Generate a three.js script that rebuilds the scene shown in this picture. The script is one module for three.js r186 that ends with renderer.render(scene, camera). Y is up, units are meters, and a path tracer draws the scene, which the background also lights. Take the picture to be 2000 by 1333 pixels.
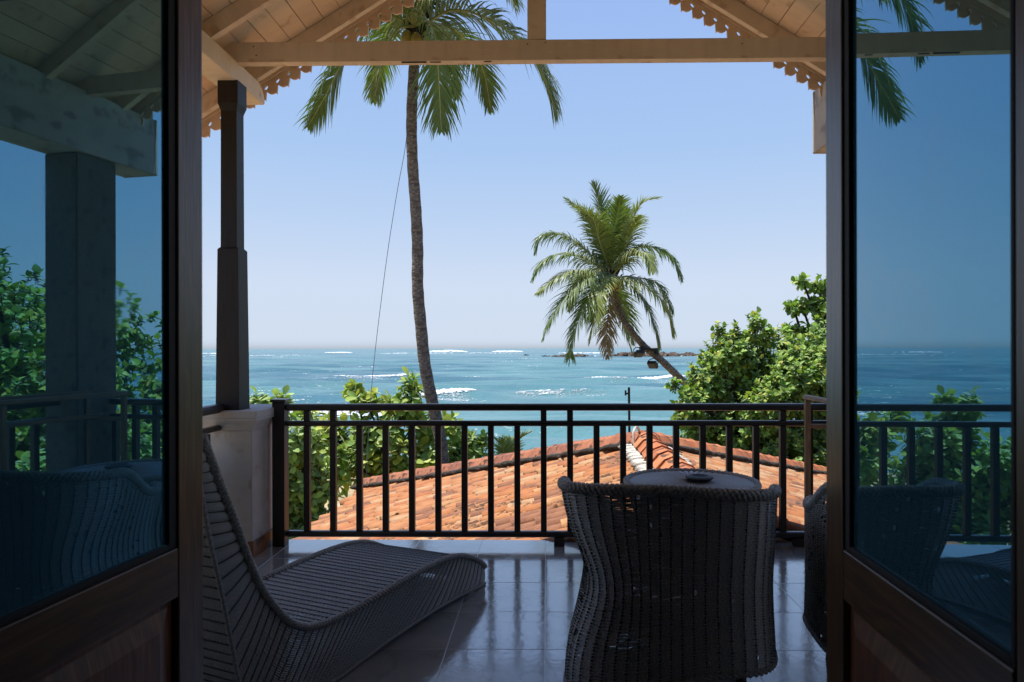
import * as THREE from 'three';
import { mergeGeometries } from 'three/addons/utils/BufferGeometryUtils.js';
import { RoundedBoxGeometry } from 'three/addons/geometries/RoundedBoxGeometry.js';

// ---------------------------------------------------------------- camera, sky, sun, exposure
const scene = new THREE.Scene();
const camera = new THREE.PerspectiveCamera(52.56, 1.5, 0.05, 60000);
camera.position.set(0, 1.4, 0);
camera.rotation.order = 'YXZ';
camera.rotation.set(0, THREE.MathUtils.degToRad(0.9), THREE.MathUtils.degToRad(-0.12));
camera.setViewOffset(2000, 1333, -45, -14, 2000, 1333);       // lens shifted a little, as in the crop of the photograph
camera.focus = 9; camera.userData.fStop = 4.5;
scene.add(camera);

const renderer = new THREE.WebGLRenderer();
renderer.toneMapping = THREE.LinearToneMapping;
renderer.toneMappingExposure = 1.60;
renderer.shadowMap.enabled = true;

const SKY = [[-90, 0.193, 0.212, 0.232], [-0.01, 0.193, 0.212, 0.232], [0, 0.398, 0.457, 0.54], [5, 0.399, 0.463, 0.566], [10, 0.322, 0.415, 0.564], [16, 0.251, 0.364, 0.556], [27, 0.206, 0.312, 0.556], [45, 0.142, 0.245, 0.515], [90, 0.083, 0.174, 0.425]];
{
  const W = 512, H = 256, d = new Float32Array(W * H * 4);
  for (let r = 0; r < H; r++) {
    const el = ((r + .5) / H - .5) * 180;
    let k = 0; while (k < SKY.length - 2 && SKY[k + 1][0] <= el) k++;
    const a = SKY[k], b = SKY[k + 1], t = Math.min(1, Math.max(0, (el - a[0]) / (b[0] - a[0])));
    for (let c = 0; c < W; c++) { const i = (r * W + c) * 4; for (let q = 0; q < 3; q++) d[i + q] = a[q + 1] + (b[q + 1] - a[q + 1]) * t; d[i + 3] = 1; }
  }
  const t = new THREE.DataTexture(d, W, H, THREE.RGBAFormat, THREE.FloatType);
  t.mapping = THREE.EquirectangularReflectionMapping; t.magFilter = THREE.LinearFilter; t.needsUpdate = true;
  scene.background = t; scene.environment = t;
}
const sun = new THREE.DirectionalLight(new THREE.Color(1, .955, .88), 5.0);
sun.position.set(-28, 95, -7); sun.target.position.set(0, 0, -2);
sun.castShadow = true; sun.shadow.radius = 1; sun.shadow.mapSize.set(4096, 4096);
Object.assign(sun.shadow.camera, { left: -40, right: 40, top: 40, bottom: -40, near: 1, far: 200 });
scene.add(sun, sun.target);

// ---------------------------------------------------------------- helpers
function rng(seed) { let a = seed >>> 0; return () => { a = (a + 0x6D2B79F5) >>> 0; let t = Math.imul(a ^ (a >>> 15), 1 | a); t = (t + Math.imul(t ^ (t >>> 7), 61 | t)) ^ t; return ((t ^ (t >>> 14)) >>> 0) / 4294967296; }; }
const V = (x, y, z) => new THREE.Vector3(x, y, z);
const R = THREE.MathUtils.degToRad, lerp = THREE.MathUtils.lerp, clamp = THREE.MathUtils.clamp, sm = THREE.MathUtils.smoothstep;
function hash2(x, y) { let h = (Math.imul(x | 0, 374761393) + Math.imul(y | 0, 668265263)) | 0; h = Math.imul(h ^ (h >>> 13), 1274126177); return ((h ^ (h >>> 16)) >>> 0) / 4294967296; }
function vnoise(x, y, px = 0, py = 0) {                       // value noise, tileable with periods px, py
  const xi = Math.floor(x), yi = Math.floor(y), fx = x - xi, fy = y - yi, u = fx * fx * (3 - 2 * fx), v = fy * fy * (3 - 2 * fy);
  const w = (a, p) => p ? ((a % p) + p) % p : a;
  const h = (a, b) => hash2(w(a, px), w(b, py));
  return lerp(lerp(h(xi, yi), h(xi + 1, yi), u), lerp(h(xi, yi + 1), h(xi + 1, yi + 1), u), v);
}
function fbm(x, y, p, o = 4) { let s = 0, a = .5, t = 0; for (let i = 0; i < o; i++) { s += a * vnoise(x + i * 17.3 * 0, y, p, p); t += a; a *= .5; x *= 2; y *= 2; p *= 2; } return s / t; }
function tex(w, h, fn, srgb = false) {                        // fn(u, v) -> [r, g, b] in 0..1 (sRGB values when srgb)
  const d = new Uint8Array(w * h * 4);
  for (let y = 0; y < h; y++) for (let x = 0; x < w; x++) { const c = fn(x / w, y / h), i = (y * w + x) * 4; for (let k = 0; k < 3; k++) d[i + k] = clamp(c[k], 0, 1) * 255; d[i + 3] = 255; }
  const t = new THREE.DataTexture(d, w, h); t.wrapS = t.wrapT = THREE.RepeatWrapping; t.magFilter = t.minFilter = THREE.LinearFilter;
  if (srgb) t.colorSpace = THREE.SRGBColorSpace; t.needsUpdate = true; return t;
}
const grey = (f) => (u, v) => { const g = f(u, v); return [g, g, g]; };
const rep = (t, x, y = x) => { const c = t.clone(); c.repeat.set(x, y); c.needsUpdate = true; return c; };
const lin = (r, g, b) => new THREE.Color().setRGB(r, g, b);
const std = (o) => new THREE.MeshPhysicalMaterial(o);

const names = new Map();
function numbered(n) { const k = names.get(n) ?? 0; names.set(n, k + 1); return k ? `${n}_${String(k).padStart(3, '0')}` : n; }
function tag(o, label, category, group) { o.userData.label = label; if (category) o.userData.category = category; if (group) o.userData.group = group; return o; }
function thing(name, label, category, p = [0, 0, 0], turn = 0, group) { const o = new THREE.Group(); o.name = numbered(name); scene.add(o); o.position.set(...p); o.rotation.y = turn; return tag(o, label, category, group); }
function mesh(name, g, m, parent = scene, kind) { const o = new THREE.Mesh(g, m); o.name = parent === scene ? numbered(name) : name; o.castShadow = o.receiveShadow = true; if (kind) o.userData.kind = kind; parent.add(o); return o; }
function structure(name, g, m, label) { const o = mesh(name, g, m, scene, 'structure'); o.userData.label = label; return o; }
function structureGroup(name, label) { const o = new THREE.Group(); o.name = numbered(name); o.userData.kind = 'structure'; o.userData.label = label; scene.add(o); return o; }
function copy(o, label) { const c = o.clone(); const base = o.name.replace(/_\d{3}$/, ''); c.name = numbered(base); scene.add(c); c.userData = { ...o.userData }; if (label) c.userData.label = label; return c; }

// uv in metres from the dominant normal; `along` = axis that the grain follows (becomes u)
function boxUV(g, along = 'x', off = 0) {
  const p = g.attributes.position, n = g.attributes.normal, uv = new Float32Array(p.count * 2), ax = { x: 0, y: 1, z: 2 }[along];
  for (let i = 0; i < p.count; i++) {
    const N = [Math.abs(n.getX(i)), Math.abs(n.getY(i)), Math.abs(n.getZ(i))], P = [p.getX(i), p.getY(i), p.getZ(i)];
    const m = N.indexOf(Math.max(...N)); let axes = [0, 1, 2].filter((k) => k !== m);
    let u = axes[0], v = axes[1]; if (v === ax) [u, v] = [v, u];
    uv[i * 2] = P[u] + off; uv[i * 2 + 1] = P[v] + off * 1.7 + m * .37;
  }
  g.setAttribute('uv', new THREE.BufferAttribute(uv, 2)); return g;
}
function bx(w, h, d, x = 0, y = 0, z = 0, r = .004, along = null, off = 0) {
  const g = r > 0 ? new RoundedBoxGeometry(w, h, d, 1, Math.min(r, w / 2.1, h / 2.1, d / 2.1)) : new THREE.BoxGeometry(w, h, d);
  const a = along ?? (w >= h && w >= d ? 'x' : h >= d ? 'y' : 'z'); g.translate(x, y, z); return boxUV(g, a, off);
}
function merge(list) { return mergeGeometries(list.map((g) => { const q = g.index ? g.toNonIndexed() : g; for (const k of Object.keys(q.attributes)) if (!['position', 'normal', 'uv'].includes(k)) q.deleteAttribute(k); return q; })); }
function tube(pts, rad, seg = 8, cap = true, squash = 1, upv = null) {   // tapered tube along points; uv in metres
  const n = pts.length, pos = [], nor = [], uv = [], idx = []; let len = 0; const T = V(), Nn = V(), B = V(), up = upv ?? V(0, 1, 0); let prevN = null;
  for (let i = 0; i < n; i++) {
    T.subVectors(pts[Math.min(i + 1, n - 1)], pts[Math.max(i - 1, 0)]).normalize();
    if (!prevN) { prevN = Math.abs(T.dot(up)) > .95 ? V(1, 0, 0) : up.clone(); }
    Nn.copy(prevN).addScaledVector(T, -prevN.dot(T)).normalize(); prevN = Nn.clone(); B.crossVectors(T, Nn);
    if (i) len += pts[i].distanceTo(pts[i - 1]);
    const r = typeof rad === 'function' ? rad(i / (n - 1), i) : Array.isArray(rad) ? rad[i] : rad;
    for (let k = 0; k <= seg; k++) {
      const a = k / seg * Math.PI * 2, c = Math.cos(a), s = Math.sin(a) * squash;
      pos.push(pts[i].x + (Nn.x * c + B.x * s) * r, pts[i].y + (Nn.y * c + B.y * s) * r, pts[i].z + (Nn.z * c + B.z * s) * r);
      nor.push(Nn.x * c + B.x * s, Nn.y * c + B.y * s, Nn.z * c + B.z * s); uv.push(k / seg * 6.283 * r, len);
    }
  }
  const w = seg + 1;
  for (let i = 0; i < n - 1; i++) for (let k = 0; k < seg; k++) { const a = i * w + k, b = a + w; idx.push(a, a + 1, b, b, a + 1, b + 1); }
  if (cap) for (const e of [0, n - 1]) { const c0 = pos.length / 3, d = V().subVectors(pts[e], pts[e ? e - 1 : 1]).normalize(); pos.push(pts[e].x, pts[e].y, pts[e].z); nor.push(d.x, d.y, d.z); uv.push(0, 0); for (let k = 0; k < seg; k++) { const a = e * w + k; e ? idx.push(a, a + 1, c0) : idx.push(a + 1, a, c0); } }
  const g = new THREE.BufferGeometry(); g.setAttribute('position', new THREE.Float32BufferAttribute(pos, 3)); g.setAttribute('normal', new THREE.Float32BufferAttribute(nor, 3)); g.setAttribute('uv', new THREE.Float32BufferAttribute(uv, 2)); g.setIndex(idx); return g;
}
const curve = (arr, n) => new THREE.CatmullRomCurve3(arr.map((a) => V(...a)), false, 'centripetal').getPoints(n);
function shapeGeo(pts, depth, bevel = .003, holes = []) {
  const s = new THREE.Shape(pts.map((p) => new THREE.Vector2(p[0], p[1])));
  for (const h of holes) s.holes.push(new THREE.Path(h.map((p) => new THREE.Vector2(p[0], p[1]))));
  return new THREE.ExtrudeGeometry(s, { depth, bevelEnabled: bevel > 0, bevelSize: bevel, bevelThickness: bevel, bevelSegments: 1, curveSegments: 10 });
}

// ---------------------------------------------------------------- textures and materials
const noiseTex = tex(512, 512, grey((u, v) => fbm(u * 16, v * 16, 16, 5)));
const woodTex = tex(512, 512, (u, v) => {
  const warp = fbm(u * 4, v * 8, 4, 3) * 2.2, ring = Math.abs(((v * 14 + warp + fbm(u * 2, v * 16, 2, 2) * 1.6) % 1) - .5) * 2, fine = vnoise(u * 12, v * 256, 12, 256), k = .62 + .28 * ring * .6 + .22 * (fine - .5);
  return [k, k * .93, k * .85];
}, true);
const woodBump = tex(512, 512, grey((u, v) => .5 + .35 * (vnoise(u * 10, v * 200, 10, 200) - .5) + .3 * (fbm(u * 8, v * 32, 8, 3) - .5)));
const paintTex = tex(512, 512, (u, v) => {
  const a = fbm(u * 6, v * 6, 6, 5), b = fbm(u * 40 , v * 8, 8, 3), st = sm(fbm(u * 12 + 3, v * 12, 12, 4), .66, .85), k = .94 + .08 * (a - .5) - .06 * (b - .5) - .10 * st;
  return [k, k * (.985 - .05 * st), k * (.955 - .1 * st)];
}, true);
const paintBump = tex(512, 512, grey((u, v) => .5 + .5 * (vnoise(u * 8, v * 150, 8, 150) - .5) + .6 * (fbm(u * 30, v * 30, 30, 2) - .5)));
const plasterTex = tex(512, 512, (u, v) => { const a = fbm(u * 5, v * 5, 5, 5), s = sm(fbm(u * 9 + 4, v * 9, 9, 4), .58, .8), k = .9 + .12 * (a - .5) - .18 * s; return [k, k * .985, k * .96]; }, true);
const stoneTex = tex(512, 512, (u, v) => { const a = fbm(u * 5, v * 5, 5, 5), vein = Math.pow(1 - Math.abs(fbm(u * 4 + .7, v * 4, 4, 5) - .5) * 2, 14), k = .86 + .16 * (a - .5) - .1 * vein; return [k, k * .985, k * .95]; }, true);
const stoneRough = tex(512, 512, grey((u, v) => .5 + .55 * (fbm(u * 7, v * 7, 7, 5) - .45)));
const clayTex = tex(512, 512, (u, v) => {
  const a = fbm(u * 8, v * 8, 8, 4), l = sm(fbm(u * 10 + 2, v * 10, 10, 4), .56, .74), w = sm(fbm(u * 12, v * 12 + 5, 12, 3), .6, .75);
  let r = .88 + .25 * (a - .5), g = .86 + .3 * (a - .5), b = .84 + .3 * (a - .5);
  const d = 1 - .5 * l; r *= d; g *= d * (1 + .05 * l); b *= d * (1 + .1 * l); r = lerp(r, .95, w * .25); g = lerp(g, .97, w * .3); b = lerp(b, 1, w * .35); return [r, g, b];
}, true);
const barkTone = (base) => tex(512, 1024, (u, v) => {
  const ring = Math.pow(Math.abs(((v * 9 + .9 * fbm(u * 4, v * 9, 4, 3)) % 1) - .5) * 2, 3), a = fbm(u * 12, v * 24, 12, 5), sp = sm(fbm(u * 32 + 1, v * 64, 32, 3), .6, .68) * sm(fbm(u * 4, v * 8, 4, 2), .35, .6), k = base - .12 * ring + .5 * (a - .5);
  return [lerp(k, .92, sp * .8), lerp(k * .96, .92, sp * .8), lerp(k * .92, .9, sp * .8)];
}, true);
const barkTex = barkTone(.66);
const barkBump = tex(256, 512, grey((u, v) => .6 - .5 * Math.pow(Math.abs(((v * 9 + .5 * fbm(u * 4, v * 9, 4, 2)) % 1) - .5) * 2, 3) + .5 * (fbm(u * 12, v * 24, 12, 3) - .5)));
const rippleTex = tex(1024, 1024, grey((u, v) => .5 * fbm(u * 10, v * 22, 0, 1) * 0 + .55 * (1 - Math.abs(fbm(u * 8, v * 16, 8, 4) - .5) * 2) + .45 * fbm(u * 24, v * 48, 24, 4)));
const rockTex = tex(256, 256, (u, v) => { const k = .5 + .8 * (fbm(u * 6, v * 6, 6, 5) - .5); return [k, k * .9, k * .82]; }, true);
const sandTex = tex(512, 512, (u, v) => { const a = fbm(u * 6, v * 6, 6, 5), b = fbm(u * 64, v * 64, 64, 2), k = .75 + .3 * (a - .5) + .25 * (b - .5); return [k, k * .95, k * .85]; }, true);

const smudgeTex = tex(512, 512, grey((u, v) => .02 + .5 * Math.pow(sm(fbm(u * 3 + v * 2, v * 6 - u * 2, 0, 4), .45, .8), 2) + .35 * Math.pow(fbm(u * 18, v * 18, 18, 3), 5)));
const M = {};
const woodBase = { map: woodTex, bumpMap: woodBump, bumpScale: .0012 };
M.darkWood = std({ ...woodBase, color: lin(.014, .011, .009), roughness: .55 });
M.doorWood = std({ ...woodBase, color: lin(.22, .125, .055), roughness: .38, clearcoat: .4, clearcoatRoughness: .25 });
M.doorPanel = std({ ...woodBase, color: lin(.34, .15, .08), roughness: .4, clearcoat: .35, clearcoatRoughness: .3 });
M.bead = std({ color: lin(.006, .006, .006), roughness: .7 });
M.rackWood = std({ ...woodBase, color: lin(.52, .34, .20), roughness: .5 });
M.cream = std({ map: rep(paintTex, .8), bumpMap: rep(paintBump, 1.2), bumpScale: .0015, color: lin(.88, .755, .585), roughness: .6 });
M.creamPlank = [0, 1, 2].map((k) => std({ map: rep(paintTex, .9 + k * .13, .7 + k * .2), bumpMap: rep(paintBump, 1.1), bumpScale: .0012, color: lin(.94 - .03 * k, .775 - .035 * k, .585 - .03 * k), roughness: .6 }));
M.plaster = std({ map: plasterTex, bumpMap: rep(noiseTex, 3), bumpScale: .003, color: lin(.62, .60, .58), roughness: .85 });
M.plinth = std({ map: rep(paintTex, .7), bumpMap: rep(noiseTex, 4), bumpScale: .002, color: lin(.56, .555, .55), roughness: .72 });
M.concrete = std({ map: rep(plasterTex, 1.8), bumpMap: rep(noiseTex, 3), bumpScale: .004, color: lin(.21, .195, .17), roughness: .85 });
M.skirt = std({ map: clayTex, color: lin(.30, .12, .055), roughness: .35 });
M.railTop = std({ ...woodBase, color: lin(.014, .012, .011), roughness: .36, clearcoat: .5, clearcoatRoughness: .25 });
M.rail = std({ ...woodBase, color: lin(.028, .015, .009), roughness: .5, clearcoat: .2, clearcoatRoughness: .4 });
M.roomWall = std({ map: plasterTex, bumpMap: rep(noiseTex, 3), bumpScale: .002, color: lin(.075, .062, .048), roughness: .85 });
M.roomFloor = std({ ...woodBase, color: lin(.09, .05, .03), roughness: .4 });
M.grout = std({ color: lin(.53, .545, .555), roughness: .27, ior: 2.3, metalness: .28 });
M.floor = [0, 1, 2, 3].map((k) => { const t = rep(stoneTex, .9), r = rep(stoneRough, .8); t.offset.set(k * .27, k * .41); r.offset.set(k * .31, k * .13); return std({ map: t, roughnessMap: r, roughness: .27, ior: 2.3, metalness: .3, color: lin(.57 + .012 * (k % 2), .585 + .012 * (k % 2), .60 + .008 * k), specularIntensity: 1, clearcoat: 1, clearcoatRoughness: .12, bumpMap: rep(noiseTex, 2.5), bumpScale: .0009 }); });
M.glass = std({ color: lin(.145, .43, .61), transmission: 1, thickness: 0, metalness: .74, roughness: .05, roughnessMap: smudgeTex, ior: 1.55 });
M.rattan = std({ color: lin(.78, .785, .75), roughness: .38, clearcoat: 1, clearcoatRoughness: .22, map: rep(noiseTex, 3, 40), bumpMap: rep(noiseTex, 20, 60), bumpScale: .0006 });
M.rattanRim = std({ color: lin(.52, .52, .49), roughness: .58, map: rep(noiseTex, 3, 40) });
M.ash = std({ color: lin(.02, .026, .028), roughness: .6 });
M.black = std({ color: lin(.009, .009, .010), roughness: .5 });
M.cocoFruit = std({ color: lin(.30, .24, .05), roughness: .5 });
M.cable = std({ color: lin(.12, .14, .17), roughness: .6 });
M.lens = std({ color: lin(.02, .022, .025), roughness: .5 });
M.clay = [[.50, .205, .078], [.52, .24, .10], [.45, .17, .068], [.54, .29, .135], [.30, .135, .075], [.48, .22, .10], [.55, .34, .19]].map((c, k) => { const t = rep(clayTex, .9 + .12 * k); t.offset.set(k * .37, k * .61); return std({ map: t, bumpMap: rep(noiseTex, 7), bumpScale: .005, color: lin(...c), roughness: .9 }); });
M.cap = [[.53, .18, .07], [.48, .16, .065], [.55, .21, .085]].map((c, k) => { const t = rep(clayTex, 1.3); t.offset.set(k * .3, k * .7); return std({ map: t, bumpMap: rep(noiseTex, 6), bumpScale: .003, color: lin(...c), roughness: .85 }); });
M.capOld = [[.36, .135, .07], [.30, .115, .07], [.40, .155, .08]].map((c, k) => { const t = rep(clayTex, 2); t.offset.set(k * .3, k * .2); return std({ map: t, bumpMap: rep(noiseTex, 6), bumpScale: .004, color: lin(...c), roughness: .9 }); });
M.clayTint = std({ map: rep(clayTex, 1.0), bumpMap: rep(noiseTex, 4), bumpScale: .005, color: lin(1, 1, 1), roughness: .9 });
M.mortarWhite = std({ map: rep(plasterTex, 3), bumpMap: rep(noiseTex, 8), bumpScale: .012, color: lin(.78, .75, .70), roughness: .9 });
M.mortarGrey = std({ map: rep(rockTex, 4), bumpMap: rep(noiseTex, 8), bumpScale: .012, color: lin(.30, .30, .28), roughness: .95 });
M.wallOchre = std({ map: plasterTex, color: lin(.58, .50, .38), roughness: .85 });
M.palmBark = std({ map: rep(barkTex, 1.1, 1), bumpMap: rep(barkBump, 1.1, 1), bumpScale: .02, color: lin(.34, .305, .27), roughness: .9 });
M.bark = std({ map: rep(rockTex, 2), bumpMap: rep(noiseTex, 6), bumpScale: .01, color: lin(.20, .16, .12), roughness: .9 });
M.rock = std({ map: rep(rockTex, .08), bumpMap: rep(noiseTex, .15), bumpScale: .3, color: lin(.30, .25, .21), roughness: .9, flatShading: false });
M.ground = std({ map: rep(sandTex, .25), bumpMap: rep(noiseTex, .4), bumpScale: .03, color: lin(.62, .53, .37), roughness: .95 });
M.sea = std({ color: lin(1, .96, .93), vertexColors: true, roughness: .24, ior: 1.33, specularIntensity: .8, bumpMap: rep(rippleTex, 1 / 26, 1 / 26), bumpScale: .42 });
M.foam = std({ color: lin(.74, .77, .79), roughness: .95, bumpMap: rep(noiseTex, .5), bumpScale: .1 });
M.roofBack = std({ map: clayTex, color: lin(.40, .20, .12), roughness: .9 });
const leafMat = (c, tr = .34, co = .5) => std({ color: lin(...c), transmission: tr, thickness: 0, roughness: .93, clearcoat: co, clearcoatRoughness: .38, side: THREE.DoubleSide });
// ---------------------------------------------------------------- terrain height and sea
const SEA_Y = -7.6;
function groundY(x, z) { const d = -z; let y = -4; if (d > 26) y = lerp(-4, -9.5, sm(d, 26, 64)); return y + (d > 17 ? .35 * (vnoise(x * .15, z * .15) - .5) : 0); }
{
  const nx = 90, nz = 110, pos = [], uv = [], idx = [];
  for (let j = 0; j <= nz; j++) for (let i = 0; i <= nx; i++) {
    const a = (i / nx - .5) * 2, x = a * 60 + Math.sign(a) * Math.pow(Math.abs(a), 5) * 5000, t = j / nz, z = t < .8 ? lerp(-90, 20, t / .8) : 20 + Math.pow((t - .8) / .2, 4) * 6000;
    pos.push(x, groundY(x, z), z); uv.push(x, z);
  }
  for (let j = 0; j < nz; j++) for (let i = 0; i < nx; i++) { const a = j * (nx + 1) + i, b = a + nx + 1; idx.push(a, b, a + 1, a + 1, b, b + 1); }
  const g = new THREE.BufferGeometry(); g.setAttribute('position', new THREE.Float32BufferAttribute(pos, 3)); g.setAttribute('uv', new THREE.Float32BufferAttribute(uv, 2)); g.setIndex(idx); g.computeVertexNormals();
  structure('ground', g, M.ground, 'sandy garden ground sloping down to the beach');
}
const SW = []; { const r = rng(11); for (let i = 0; i < 26; i++) { const L = 5 * Math.pow(9, r()), a = (r() - .5) * 1.0, k = 6.283 / L; SW.push([Math.sin(a) * k, Math.cos(a) * k, r() * 6.283, .0070 * L * (.6 + .8 * r()), L]); } }
function seaH(x, z) {
  const D = Math.hypot(x, z); let h = 0;
  for (const s of SW) { const f = clamp(1.35 - D * .011 / s[4] * 2.2, 0, 1); if (f) h += f * s[3] * Math.sin(s[0] * x + s[1] * z + s[2] + 1.1 * Math.sin(.031 * x + s[2]) + .8 * Math.sin(.023 * z - s[2])); }
  h += .22 * Math.exp(-D / 500) * (vnoise(x * .05, z * .12) - .5);
  return h * clamp((D - 40) / 50 + .35, .35, 1);
}
// breaking crests raise the sea a little: [x0, x1, z, height, depth]
const BREAK = [[12, 38, -196, 1.15, 4.5], [-24, -12.5, -122, .85, 3.5], [-3, 6, -134, .3, 6], [-64, -41, -214, .45, 6], [-38, -30, -94, .4, 5]];
function swell(x, z) { let h = 0; for (const [a, b, zz, H, d] of BREAK) { const ex = sm(x, a - 9, a + 2) * (1 - sm(x, b - 2, b + 9)), c = zz + 1.2 * Math.sin(x * .22 + a), q = (z - c) / d; if (Math.abs(q) < 4) h += H * ex * Math.exp(-q * q) ; } return h; }
const sea = structureGroup('sea', 'turquoise sea with breaking waves out to the horizon');
{
  const rows = 620, cols = 420, pos = [], uv = [], col = [], idx = [], c = new THREE.Color();
  for (let j = 0; j <= rows; j++) {
    const D = 34 * Math.pow(32000 / 34, Math.pow(j / rows, 1.12));
    for (let i = 0; i <= cols; i++) {
      const a = (i / cols - .5) * 2, t = a * 1.0 + Math.pow(a, 9) * 3.5, x = D * t, z = -D;
      pos.push(x, SEA_Y + seaH(x, z) + swell(x, z), z); uv.push(x, z);
      const n1 = fbm(x * .012 + 7, z * .03 + 3, 0, 4), n2 = vnoise(x * .05, z * .11), patch = sm(n1, .44, .6);   // pale sand and dark weed patches of the sea bed
      const r = lerp(.078, .044, patch), g = lerp(.185, .125, patch), b = lerp(.205, .162, patch);
      const k = .9 + .2 * n2; col.push(r * k, g * k, b * k);
    }
  }
  for (let j = 0; j < rows; j++) for (let i = 0; i < cols; i++) { const a = j * (cols + 1) + i, b = a + cols + 1; idx.push(a, a + 1, b, b, a + 1, b + 1); }
  const g = new THREE.BufferGeometry(); g.setAttribute('position', new THREE.Float32BufferAttribute(pos, 3)); g.setAttribute('uv', new THREE.Float32BufferAttribute(uv, 2)); g.setAttribute('color', new THREE.Float32BufferAttribute(col, 3)); g.setIndex(idx); g.computeVertexNormals();
  mesh('water_surface', g, M.sea, sea);
}
// foam: lumps of white water lying along a crest or scattered in a patch
const blobs = [0, 1].map((k) => new THREE.IcosahedronGeometry(1, k));
function foam(x0, x1, z, depth, n, size, opt = {}) {
  const r = rng(opt.seed ?? Math.round(x0 * 7 - z)), list = [];
  n = Math.round(n * 1.7); size *= .74;
  for (let i = 0; i < n; i++) {
    let u = r(), x = lerp(x0, x1, u), w = opt.patch ? (r() + r() + r() - 1.5) * 1.2 : (r() - .5) * (r() < .3 ? 3 : 1), env = opt.patch ? Math.sqrt(Math.max(0, 1 - Math.pow(u * 2 - 1, 2))) : Math.min(1, Math.min(u, 1 - u) * 6 + .15);
    if (opt.gap && vnoise(x * opt.gap, z + w) < .42) continue;
    const zz = z + w * depth * env + 1.2 * Math.sin(x * .22 + x0) * (opt.patch ? 0 : 1), s = size * (.35 + r() * .9) * (opt.patch ? .6 + .5 * env : .35 + .65 * env);
    if (!opt.patch && vnoise(x * 2.4 / size, 3.7 + z) < .3) continue;
    const g = blobs[z > -260 && !opt.patch ? 1 : 0].clone(); g.scale(s * (1.2 + r() * 1.4), s * (opt.flat ?? .45) * (.6 + r() * .8), s * (.8 + r() * .8)); g.rotateY(r() * 6.28);
    g.translate(x, SEA_Y + seaH(x, zz) + swell(x, zz) + s * .25, zz); list.push(g);
  }
  return mesh('foam', merge(list), M.foam, sea);
}
foam(13, 40, -194.6, 1.1, 760, .48, { flat: .9 }); foam(16, 38, -191, 2.6, 150, .24, { flat: .2, gap: .5 });
foam(-24, -12.5, -121, .9, 480, .33, { flat: .8 }); foam(-23, -13, -118, 2.0, 160, .16, { flat: .2, gap: .7 });
foam(-6, 8, -137, 4.2, 520, .17, { patch: 1, flat: .2, seed: 4, gap: .6 }); foam(-3, 6, -134, 1.6, 170, .16, { flat: .35, gap: .5 });
foam(-66, -40, -213, 2.2, 240, .28, { patch: 1, flat: .2, seed: 6, gap: .4 }); foam(-56, -42, -212, .8, 220, .36, { flat: .6 });
foam(-40, -27, -97, 6, 700, .26, { patch: 1, flat: .3, seed: 8 }); foam(-36, -18, -88, 3, 420, .26, { patch: 1, flat: .25, seed: 9 });
foam(-290, -195, -1700, 20, 420, 4.4, { flat: .55, seed: 12 }); foam(-255, -215, -1690, 12, 160, 5.5, { flat: .7, seed: 13 });
foam(-125, -55, -1620, 14, 330, 3.9, { flat: .6, seed: 14 }); foam(-300, -40, -1240, 30, 260, 2.4, { flat: .2, gap: .05, seed: 15 });
foam(20, 110, -1180, 20, 220, 2.4, { flat: .3, gap: .06, seed: 16 });
foam(-660, -560, -1250, 12, 240, 2.6, { flat: .35, gap: .03, seed: 17 }); foam(-450, -395, -1400, 8, 140, 3, { flat: .4, seed: 18 }); foam(-470, -300, -900, 14, 200, 1.2, { flat: .25, gap: .06, seed: 19 });
foam(40, 150, -742, 8, 380, 1.25, { flat: .4, gap: .08, seed: 20 }); foam(128, 205, -725, 4, 300, 1.2, { flat: .45, seed: 21 });
foam(-700, -560, -900, 6, 160, 1.1, { flat: .3, gap: .06, seed: 22 }); foam(-560, -520, -760, 4, 90, 1.3, { flat: .4, seed: 23 });
foam(10, 42, -186, 5, 420, .16, { patch: 1, flat: .2, seed: 31, gap: .35 }); foam(-27, -10, -115, 3.5, 420, .12, { patch: 1, flat: .2, seed: 32, gap: .5 }); foam(-70, -34, -206, 5, 360, .18, { patch: 1, flat: .2, seed: 33, gap: .3 }); foam(-9, 12, -133, 5, 420, .11, { patch: 1, flat: .2, seed: 34, gap: .45 });
{ const r = rng(77); for (let k = 0; k < 46; k++) { const D = 95 * Math.pow(9, r()), x = (r() - .5) * 1.5 * D, L = (.025 + .05 * r()) * D; foam(x, x + L, -D, .008 * D, 9, .0011 * D + .05, { flat: .25, seed: 100 + k }); } }

// ---------------------------------------------------------------- house: slab, walls, room
structure('balcony_slab', bx(5.5, .2, 3.06, 0, -.112, -3.515, 0), M.plaster, 'plastered balcony slab edge above the tiled roof');
structure('house_wall', bx(5.3, 4.2, 2.6, 0, -2.32, -3.1, 0), M.plaster, 'plastered house wall below the balcony');
const floorG = structureGroup('balcony_floor', 'glossy pale stone tiles on the balcony floor');
{
  mesh('grout_bed', bx(5.5, .01, 3.0, 0, -.0060, -3.54, 0), M.grout, floorG);
  const r = rng(3), S = .458, gs = [0, 1, 2].map((k) => bx(S - .0026, .012, S - .0026, 0, 0, 0, .0018, 'x', k * .33));
  for (let i = -6; i < 6; i++) for (let j = 0; j < 7; j++) {
    const z = -5.04 + S * (j + .5); if (z > -2.0) continue;
    const t = mesh('floor_tile', gs[Math.floor(r() * 3)], M.floor[Math.floor(r() * 4)], floorG);
    t.position.set(-.007 + S * (i + .5), -.006 + (r() - .5) * .0006, z); t.rotation.y = Math.floor(r() * 4) * Math.PI / 2; t.rotation.x = (r() - .5) * .0005; t.rotation.z = (r() - .5) * .0005;
  }
}
structure('room_floor', bx(6.2, .1, 4.7, 0, -.062, .35, 0), M.roomFloor, 'dark wooden floor inside the room');
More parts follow.
